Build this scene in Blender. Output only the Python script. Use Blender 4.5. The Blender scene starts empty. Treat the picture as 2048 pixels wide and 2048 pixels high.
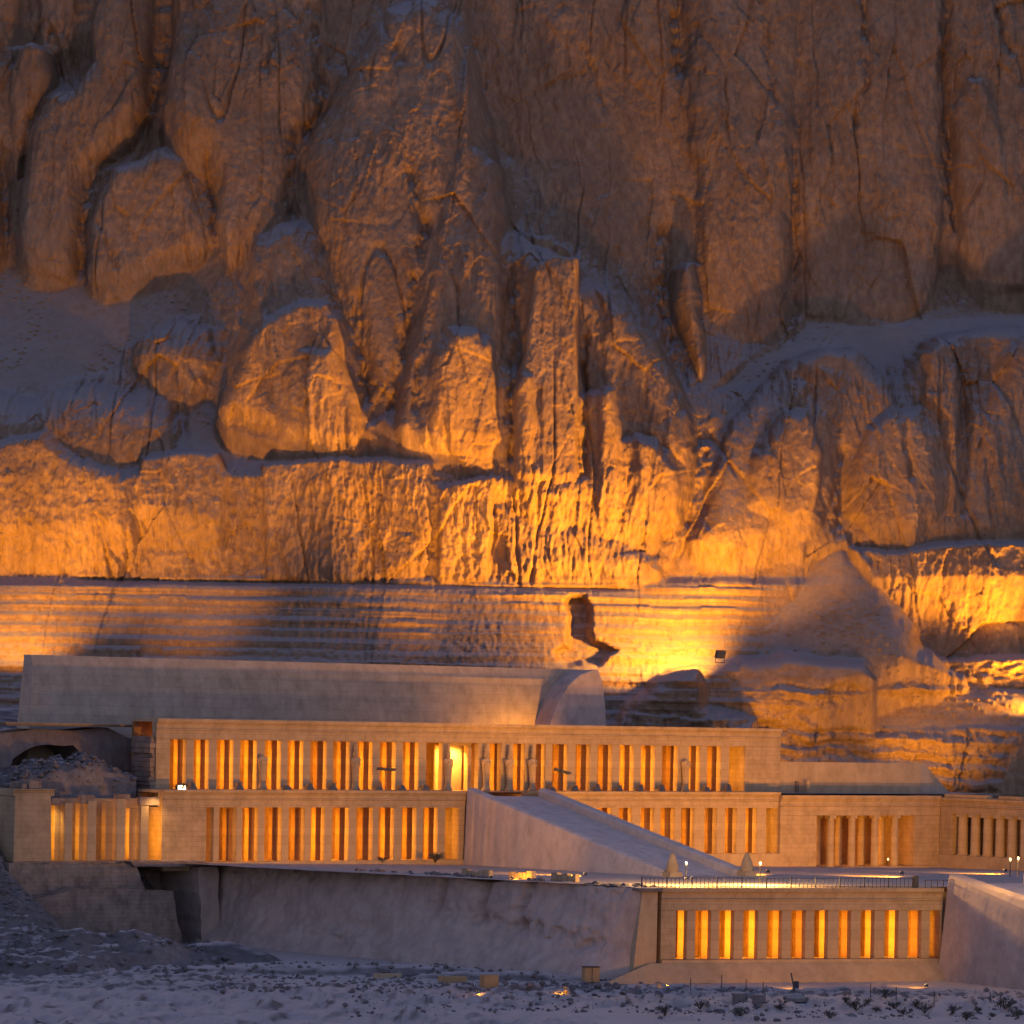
import bpy, bmesh, math, random
import numpy as np
from mathutils import Vector, Matrix

random.seed(7)
SC = bpy.context.scene
COL = SC.collection
R = math.radians

# ------------------------------------------------------------------ camera
F = 6900.0                      # focal length in photograph pixels (2048 px wide)
ROLL = R(0.95)
CZ = 15.1                       # eye height above the middle terrace (z = 0)
cam_d = bpy.data.cameras.new("camera")
cam = bpy.data.objects.new("camera", cam_d)
COL.objects.link(cam)
cam_d.sensor_fit = 'HORIZONTAL'
cam_d.sensor_width = 36.0
cam_d.lens = 36.0 * F / 2048.0
cam_d.shift_y = (1450 - 1024) / 2048.0
cam_d.clip_start = 1.0
cam_d.clip_end = 5000.0
cam.matrix_world = Matrix.Translation((0, 0, CZ)) @ Matrix.Rotation(R(90), 4, 'X') @ Matrix.Rotation(ROLL, 4, 'Z')
SC.camera = cam

# ------------------------------------------------------------------ dusk sky, afterglow, exposure
SUN_EL, SUN_AZ = R(9.0), R(-25)
w = bpy.data.worlds.new("World")
SC.world = w
w.use_nodes = True
nt = w.node_tree
bg = nt.nodes["Background"]
sky = nt.nodes.new("ShaderNodeTexSky")
sky.sky_type = 'NISHITA'
sky.sun_disc = False
sky.sun_elevation = SUN_EL
sky.sun_rotation = SUN_AZ
sky.ozone_density = 3.0
tint = nt.nodes.new("ShaderNodeMixRGB")
tint.blend_type = 'MULTIPLY'
tint.inputs[0].default_value = 1.0
tint.inputs[2].default_value = (1.42, 0.97, 1.18, 1)     # lilac dusk
nt.links.new(sky.outputs[0], tint.inputs[1])
nt.links.new(tint.outputs[0], bg.inputs[0])
bg.inputs[1].default_value = 0.15

sun_d = bpy.data.lights.new("sun", 'SUN')
sun_d.energy = 0.12
sun_d.angle = R(50)
sun_d.color = (1.0, 0.72, 0.80)
sun = bpy.data.objects.new("sun", sun_d)
COL.objects.link(sun)
SUN_DIR = -Vector((math.sin(SUN_AZ) * math.cos(SUN_EL), math.cos(SUN_AZ) * math.cos(SUN_EL), math.sin(SUN_EL)))   # the sun is down behind the cliff
sun.rotation_euler = SUN_DIR.to_track_quat('-Z', 'Y').to_euler()

SC.view_settings.view_transform = 'Standard'
SC.view_settings.look = 'None'
SC.view_settings.exposure = 0.55
SC.view_settings.gamma = 1.0
SC.render.engine = 'CYCLES'
SC.cycles.use_denoising = True
SC.cycles.max_bounces = 4
SC.cycles.diffuse_bounces = 3
SC.cycles.glossy_bounces = 1
SC.cycles.use_adaptive_sampling = True
SC.cycles.adaptive_threshold = 0.02

WARM = (1.0, 0.41, 0.028)
AMBER = (1.0, 0.40, 0.015)        # the older sodium-like floods on the rock

# ------------------------------------------------------------------ helpers
def ray(px, py):
    xc = (px - 1024) / F
    yc = -(py - 1450) / F
    c, s = math.cos(ROLL), math.sin(ROLL)
    return Vector((xc * c - yc * s, 1.0, xc * s + yc * c))

def at_y(px, py, Y):
    d = ray(px, py)
    return Vector((d.x * Y, Y, CZ + d.z * Y))

def tag(o, label=None, cat=None, group=None, kind=None):
    if label: o["label"] = label
    if cat: o["category"] = cat
    if group: o["group"] = group
    if kind: o["kind"] = kind
    return o

def empty(name, loc, rz=0.0):
    o = bpy.data.objects.new(name, None)
    o.location = loc
    o.rotation_euler = (0, 0, rz)
    o.empty_display_size = 0.5
    COL.objects.link(o)
    return o

class MB:
    """collects faces, then links them as ONE mesh object"""
    def __init__(self):
        self.v, self.f = [], []
    def add(self, verts, faces):
        n = len(self.v)
        self.v += [tuple(p) for p in verts]
        self.f += [tuple(i + n for i in q) for q in faces]
        return self
    def box(self, x0, x1, y0, y1, z0, z1, tx=0.0, ty=0.0):
        """box, its top drawn in by tx and ty on every side"""
        b = [(x0, y0, z0), (x1, y0, z0), (x1, y1, z0), (x0, y1, z0),
             (x0 + tx, y0 + ty, z1), (x1 - tx, y0 + ty, z1), (x1 - tx, y1 - ty, z1), (x0 + tx, y1 - ty, z1)]
        return self.add(b, [(3, 2, 1, 0), (4, 5, 6, 7), (0, 1, 5, 4), (1, 2, 6, 5), (2, 3, 7, 6), (3, 0, 4, 7)])
    def hexa(self, b4, t4):
        return self.add(list(b4) + list(t4), [(3, 2, 1, 0), (4, 5, 6, 7), (0, 1, 5, 4), (1, 2, 6, 5), (2, 3, 7, 6), (3, 0, 4, 7)])
    def prism(self, prof, x0, x1):
        """closed (y,z) profile run along x"""
        n = len(prof)
        v = [(x0, y, z) for y, z in prof] + [(x1, y, z) for y, z in prof]
        f = [(i, (i + 1) % n, n + (i + 1) % n, n + i) for i in range(n)]
        f += [tuple(range(n - 1, -1, -1)), tuple(range(n, 2 * n))]
        return self.add(v, f)
    def lathe(self, prof, seg=16, cx=0, cy=0, sx=1.0, sy=1.0):
        v, f = [], []
        for r, z in prof:
            for k in range(seg):
                a = 2 * math.pi * (k + .5) / seg
                v.append((cx + r * sx * math.cos(a), cy + r * sy * math.sin(a), z))
        m = len(prof)
        for j in range(m - 1):
            for k in range(seg):
                a, b = j * seg + k, j * seg + (k + 1) % seg
                f.append((a, b, b + seg, a + seg))
        f.append(tuple(range(seg - 1, -1, -1)))
        f.append(tuple(range((m - 1) * seg, m * seg)))
        return self.add(v, f)
    def tube(self, p0, p1, r, seg=6):
        p0, p1 = Vector(p0), Vector(p1)
        d = (p1 - p0).normalized()
        a = d.orthogonal().normalized()
        b = d.cross(a)
        v = []
        for p in (p0, p1):
            for k in range(seg):
                t = 2 * math.pi * k / seg
                v.append(p + a * r * math.cos(t) + b * r * math.sin(t))
        f = [(k, (k + 1) % seg, seg + (k + 1) % seg, seg + k) for k in range(seg)]
        f += [tuple(range(seg - 1, -1, -1)), tuple(range(seg, 2 * seg))]
        return self.add(v, f)
    def mesh(self, name, mat):
        me = bpy.data.meshes.new(name)
        me.from_pydata(self.v, [], self.f)
        if mat: me.materials.append(mat)
        bm = bmesh.new(); bm.from_mesh(me)
        bmesh.ops.recalc_face_normals(bm, faces=bm.faces)
        bm.to_mesh(me); bm.free()
        return me
    def build(self, name, mat, parent=None, loc=(0, 0, 0), rz=0.0, bevel=0.0):
        me = self.mesh(name, mat)
        return put(name, me, parent, loc, rz, bevel)

def put(name, me, parent=None, loc=(0, 0, 0), rz=0.0, bevel=0.0):
    o = bpy.data.objects.new(name, me)
    o.location = loc
    o.rotation_euler = (0, 0, rz)
    if parent: o.parent = parent
    COL.objects.link(o)
    if bevel:
        m = o.modifiers.new("bevel", 'BEVEL'); m.width = bevel; m.segments = 2; m.limit_method = 'ANGLE'
    return o

def grid_object(name, P, mat, parent=None, smooth=True):
    """P: (ny, nx, 3) array of points -> one mesh"""
    ny, nx = P.shape[:2]
    me = bpy.data.meshes.new(name)
    nv = nx * ny
    me.vertices.add(nv)
    me.vertices.foreach_set("co", np.ascontiguousarray(P.reshape(-1), dtype=np.float32))
    i = np.arange(nv, dtype=np.int32).reshape(ny, nx)
    q = np.stack([i[:-1, :-1], i[:-1, 1:], i[1:, 1:], i[1:, :-1]], -1).reshape(-1, 4)
    nf = len(q)
    me.loops.add(nf * 4)
    me.loops.foreach_set("vertex_index", q.reshape(-1))
    me.polygons.add(nf)
    me.polygons.foreach_set("loop_start", np.arange(0, nf * 4, 4, dtype=np.int32))
    me.polygons.foreach_set("loop_total", np.full(nf, 4, dtype=np.int32))
    me.polygons.foreach_set("use_smooth", np.full(nf, smooth, dtype=bool))
    me.update(calc_edges=True)
    me.materials.append(mat)
    return put(name, me, parent)

# gradient noise ------------------------------------------------------------
_rng = np.random.RandomState(11)
_perm = np.concatenate([_rng.permutation(512)] * 2).astype(np.int32)
_ang = _rng.rand(512) * 2 * np.pi
_gx, _gy = np.cos(_ang).astype(np.float32), np.sin(_ang).astype(np.float32)

def perlin(x, y, seed=0):
    x = np.asarray(x, np.float32) + seed * 17.31
    y = np.asarray(y, np.float32) - seed * 9.77
    xi, yi = np.floor(x), np.floor(y)
    fx, fy = x - xi, y - yi
    xi, yi = xi.astype(np.int32) & 511, yi.astype(np.int32) & 511
    u, v = fx * fx * fx * (fx * (fx * 6 - 15) + 10), fy * fy * fy * (fy * (fy * 6 - 15) + 10)
    def g(ix, iy, dx, dy):
        h = _perm[_perm[ix & 511] + (iy & 511)]
        return _gx[h] * dx + _gy[h] * dy
    a = g(xi, yi, fx, fy); b = g(xi + 1, yi, fx - 1, fy)
    c = g(xi, yi + 1, fx, fy - 1); d = g(xi + 1, yi + 1, fx - 1, fy - 1)
    return ((a + (b - a) * u) * (1 - v) + (c + (d - c) * u) * v) * 1.4

def fbm(x, y, seed=0, octv=4, gain=.5):
    s, a = 0, 1.0
    for k in range(octv):
        s = s + a * perlin(x * 2 ** k, y * 2 ** k, seed + k)
        a *= gain
    return s

def ridge(x, y, seed=0, octv=3, gain=.5):
    s, a = 0, 1.0
    for k in range(octv):
        s = s + a * (1 - 2 * np.abs(perlin(x * 2 ** k, y * 2 ** k, seed + k)))
        a *= gain
    return s

def cells(x, y, seed=0):
    """distance to nearest and second nearest jittered cell point, and a random value of the nearest cell"""
    x = np.asarray(x, np.float32); y = np.asarray(y, np.float32)
    xi, yi = np.floor(x).astype(np.int32), np.floor(y).astype(np.int32)
    d1 = np.full(x.shape, 9., np.float32); d2 = d1.copy(); val = np.zeros(x.shape, np.float32)
    for ox in (-1, 0, 1):
        for oy in (-1, 0, 1):
            cx, cy = xi + ox, yi + oy
            h = _perm[_perm[(cx + seed * 31) & 511] + (cy & 511)]
            jx = (_ang[h] / 6.2832).astype(np.float32); jy = (_ang[(h * 7 + 3) & 511] / 6.2832).astype(np.float32)
            d = np.sqrt((cx + jx - x) ** 2 + (cy + jy - y) ** 2)
            r = (_ang[(h * 13 + 5) & 511] / 6.2832).astype(np.float32)
            near = d < d1
            d2 = np.where(near, d1, np.minimum(d2, d)); val = np.where(near, r, val); d1 = np.minimum(d1, d)
    return d1, d2, val

def facets(x, y, seed=0):
    """cells() with the offset from the cell point and two more random values"""
    x = np.asarray(x, np.float32); y = np.asarray(y, np.float32)
    xi, yi = np.floor(x).astype(np.int32), np.floor(y).astype(np.int32)
    d1 = np.full(x.shape, 9., np.float32); d2 = d1.copy()
    out = [np.zeros(x.shape, np.float32) for _ in range(5)]
    U = (_ang / 6.2832).astype(np.float32)
    for ox in (-1, 0, 1):
        for oy in (-1, 0, 1):
            cx, cy = xi + ox, yi + oy
            h = _perm[_perm[(cx + seed * 31) & 511] + (cy & 511)]
            dx = x - (cx + U[h]); dy = y - (cy + U[(h * 7 + 3) & 511])
            d = np.sqrt(dx * dx + dy * dy)
            near = d < d1
            d2 = np.where(near, d1, np.minimum(d2, d)); d1 = np.minimum(d1, d)
            for k, val in enumerate((U[(h * 13 + 5) & 511], dx, dy, U[(h * 5 + 11) & 511], U[(h * 3 + 29) & 511])):
                out[k] = np.where(near, val, out[k])
    return (d1, d2, *out)

def poly_sdf(px, py, poly):
    """signed distance, positive inside"""
    P = np.asarray(poly, np.float32)
    d = np.full(px.shape, 1e9, np.float32)
    ins = np.zeros(px.shape, bool)
    n = len(P)
    for i in range(n):
        ax, ay = P[i]; bx, by = P[(i + 1) % n]
        ex, ey = bx - ax, by - ay
        wx, wy = px - ax, py - ay
        t = np.clip((wx * ex + wy * ey) / (ex * ex + ey * ey + 1e-9), 0, 1)
        d = np.minimum(d, (wx - ex * t) ** 2 + (wy - ey * t) ** 2)
        if abs(by - ay) > 1e-6:
            c = ((ay > py) != (by > py)) & (px < (bx - ax) * (py - ay) / (by - ay) + ax)
            ins ^= c
    d = np.sqrt(d)
    return np.where(ins, d, -d)

def sstep(a, b, x):
    t = np.clip((x - a) / (b - a), 0, 1)
    return t * t * (3 - 2 * t)

# ------------------------------------------------------------------ materials
def new_mat(name):
    m = bpy.data.materials.new(name)
    m.use_nodes = True
    n = m.node_tree
    return m, n, n.nodes["Principled BSDF"]

def ramp(n, fac, stops):
    r = n.nodes.new("ShaderNodeValToRGB")
    e = r.color_ramp.elements
    while len(e) < len(stops): e.new(0.5)
    for k, (p, c) in enumerate(stops):
        e[k].position = p
        e[k].color = (*c, 1)
    n.links.new(fac, r.inputs[0])
    return r.outputs[0]

def noise(n, vec, scale, detail=4, rough=.6):
    t = n.nodes.new("ShaderNodeTexNoise")
    t.inputs["Scale"].default_value = scale
    t.inputs["Detail"].default_value = detail
    t.inputs["Roughness"].default_value = rough
    n.links.new(vec, t.inputs["Vector"])
    return t.outputs["Fac"]

def mapping(n, vec, scale):
    m = n.nodes.new("ShaderNodeMapping")
    m.inputs["Scale"].default_value = scale
    n.links.new(vec, m.inputs["Vector"])
    return m.outputs[0]

def mix(n, a, b, fac, mode='MIX'):
    x = n.nodes.new("ShaderNodeMixRGB")
    x.blend_type = mode
    for s, v in ((x.inputs[0], fac), (x.inputs[1], a), (x.inputs[2], b)):
        if isinstance(v, (int, float)): s.default_value = v
        elif isinstance(v, tuple): s.default_value = (*v, 1)
        else: n.links.new(v, s)
    return x.outputs[0]

def bump(n, b, height, strength, dist):
    x = n.nodes.new("ShaderNodeBump")
    x.inputs["Strength"].default_value = strength
    x.inputs["Distance"].default_value = dist
    n.links.new(height, x.inputs["Height"])
    n.links.new(x.outputs[0], b.inputs["Normal"])

def rock_mat(name, c0, c1, c2, sand, stretch=(1, 1, .35), sand_lo=.58, sand_hi=.86):
    m, n, b = new_mat(name)
    co = n.nodes.new("ShaderNodeTexCoord").outputs["Object"]
    v = mapping(n, co, stretch)
    col = ramp(n, noise(n, v, .12, 8, .65), [(.3, c0), (.5, c1), (.7, c2)])
    col = mix(n, col, ramp(n, noise(n, v, 1.1, 5, .7), [(.3, (.62, .6, .6)), (.7, (1.1, 1.1, 1.1))]), 1.0, 'MULTIPLY')
    geo = n.nodes.new("ShaderNodeNewGeometry")
    sep = n.nodes.new("ShaderNodeSeparateXYZ")
    n.links.new(geo.outputs["Normal"], sep.inputs[0])
    mr = n.nodes.new("ShaderNodeMapRange")
    mr.inputs[1].default_value = sand_lo; mr.inputs[2].default_value = sand_hi
    n.links.new(sep.outputs[2], mr.inputs[0])
    sandc = mix(n, sand, tuple(x * .8 for x in sand), noise(n, co, .7, 6, .7))
    col = mix(n, col, sandc, mr.outputs[0])
    n.links.new(col, b.inputs["Base Color"])
    b.inputs["Roughness"].default_value = .95
    b.inputs["Specular IOR Level"].default_value = .1
    v2 = mapping(n, co, (1, 1, .5))
    bump(n, b, mix(n, noise(n, v2, 1.6, 10, .72), noise(n, v2, 6, 6, .7), .35), .55, .5)
    return m

def stone_mat(name, c0, c1, courses=0.0, stain=.25):
    """dressed or plastered stone; courses = block height in metres (0: plain)"""
    m, n, b = new_mat(name)
    co = n.nodes.new("ShaderNodeTexCoord").outputs["Object"]
    col = mix(n, c0, c1, ramp(n, noise(n, co, .45, 8, .65), [(.35, (0, 0, 0)), (.65, (1, 1, 1))]))
    d = tuple([1 - stain] * 3)
    col = mix(n, col, ramp(n, noise(n, mapping(n, co, (1, 1, .6)), .8, 6, .7), [(.36, d), (.56, (1, 1, 1))]), 1.0, 'MULTIPLY')
    h = noise(n, co, 3.0, 8, .7)
    if courses:
        sx = n.nodes.new("ShaderNodeSeparateXYZ"); n.links.new(co, sx.inputs[0])
        ad = n.nodes.new("ShaderNodeMath"); ad.operation = 'ADD'
        n.links.new(sx.outputs[0], ad.inputs[0]); n.links.new(sx.outputs[1], ad.inputs[1])
        cx = n.nodes.new("ShaderNodeCombineXYZ")
        n.links.new(ad.outputs[0], cx.inputs[0]); n.links.new(sx.outputs[2], cx.inputs[1])
        br = n.nodes.new("ShaderNodeTexBrick")
        br.inputs["Scale"].default_value = 1.0
        br.inputs["Brick Width"].default_value = courses * 2.3
        br.inputs["Row Height"].default_value = courses
        br.inputs["Mortar Size"].default_value = .025
        br.inputs["Mortar Smooth"].default_value = .4
        br.inputs["Color1"].default_value = (1, 1, 1, 1)
        br.inputs["Color2"].default_value = (.86, .86, .86, 1)
        br.inputs["Mortar"].default_value = (.6, .56, .52, 1)
        n.links.new(cx.outputs[0], br.inputs["Vector"])
        col = mix(n, col, br.outputs[0], .7, 'MULTIPLY')
    n.links.new(col, b.inputs["Base Color"])
    b.inputs["Roughness"].default_value = .9
    b.inputs["Specular IOR Level"].default_value = .15
    bump(n, b, h, .22, .06)
    return m

M_CLIFF = rock_mat("cliff_limestone", (.205, .129, .076), (.262, .169, .099), (.31, .208, .127), (.33, .275, .235))
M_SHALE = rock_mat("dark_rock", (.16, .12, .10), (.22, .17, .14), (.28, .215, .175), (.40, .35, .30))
M_STONE = stone_mat("dressed_limestone", (.47, .32, .175), (.39, .26, .135), .55, .22)
M_PLAIN = stone_mat("smooth_limestone", (.46, .32, .18), (.39, .265, .145), 0, .2)
M_PILLAR = stone_mat("pillar_limestone", (.49, .34, .19), (.40, .27, .14), .9, .15)
M_INNER = stone_mat("shaded_hall_stone", (.40, .22, .085), (.30, .15, .055), .9, .2)  # limestone made darker and redder, the halls' shade put into its colour
M_WALL = stone_mat("plastered_wall", (.44, .335, .235), (.37, .28, .19), 1.1, .22)
M_RAMP = stone_mat("pale_ramp_stone", (.60, .49, .40), (.52, .42, .34), 0, .2)
M_MUD = stone_mat("mud_plaster", (.50, .375, .29), (.42, .31, .24), 0, .2)
M_OLD = stone_mat("weathered_masonry", (.33, .235, .165), (.25, .175, .125), .45, .4)
M_FLOOR = stone_mat("terrace_paving", (.46, .37, .29), (.40, .32, .25), 0, .2)
# ------------------------------------------------------------------ cliff: one displaced sheet, shaped by buttresses, ledges, gullies
O2P = 2048 / 1932.0             # outlines were measured on a 1932 px wide view

CT_X = [-200, 0, 330, 480, 950, 1400, 1932, 2150]
CT_Y = [-150, 0, 300, 500, 600, 700, 800, 870, 900, 1000, 1088, 1104, 1250, 1330, 1450, 1600]
CT = np.array([
    [526, 526, 526, 514, 514, 516, 516, 516],
    [516, 516, 516, 504, 506, 509, 509, 509],
    [506, 506, 504, 492, 496, 504, 505, 505],
    [497, 497, 493, 485, 485, 500, 502, 502],
    [488, 488, 485, 479, 478, 494, 496, 496],
    [478, 478, 477, 473, 471, 483, 485, 485],
    [468, 468, 468, 467, 465, 472, 476, 476],
    [461, 461, 461, 461.5, 460, 466, 470, 470],
    [457, 457, 457, 457.5, 457.5, 463, 467, 467],
    [455.5, 455.5, 455.5, 456, 456, 459, 463, 463],
    [454, 454, 454, 454, 454, 456, 460, 460],
    [450.5, 450.5, 450.5, 450.5, 450.5, 453, 459, 460],
    [440, 440, 440, 440, 440, 444, 459, 465],
    [433, 433, 433, 433, 433, 438, 455, 461],
    [424, 424, 424, 424, 424, 430, 450, 457],
    [416, 416, 416, 416, 416, 423, 444, 452]], np.float32)

def smooth_interp(x, xs):
    xs = np.asarray(xs, np.float32)
    i = np.clip(np.searchsorted(xs, x) - 1, 0, len(xs) - 2)
    t = np.clip((x - xs[i]) / (xs[i + 1] - xs[i]), 0, 1)
    return i, t

def base_depth(ox, oy):
    i, t = smooth_interp(ox, CT_X)
    j, s = smooth_interp(oy, CT_Y)
    a = CT[j, i] * (1 - t) + CT[j, i + 1] * t
    b = CT[j + 1, i] * (1 - t) + CT[j + 1, i + 1] * t
    return a * (1 - s) + b * s

def to_o(X, Z, Y):
    xw, zw = X / Y, (Z - CZ) / Y
    c, s = math.cos(ROLL), math.sin(ROLL)
    return (1024 + F * (xw * c + zw * s)) / O2P, (1450 - F * (-xw * s + zw * c)) / O2P

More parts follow.
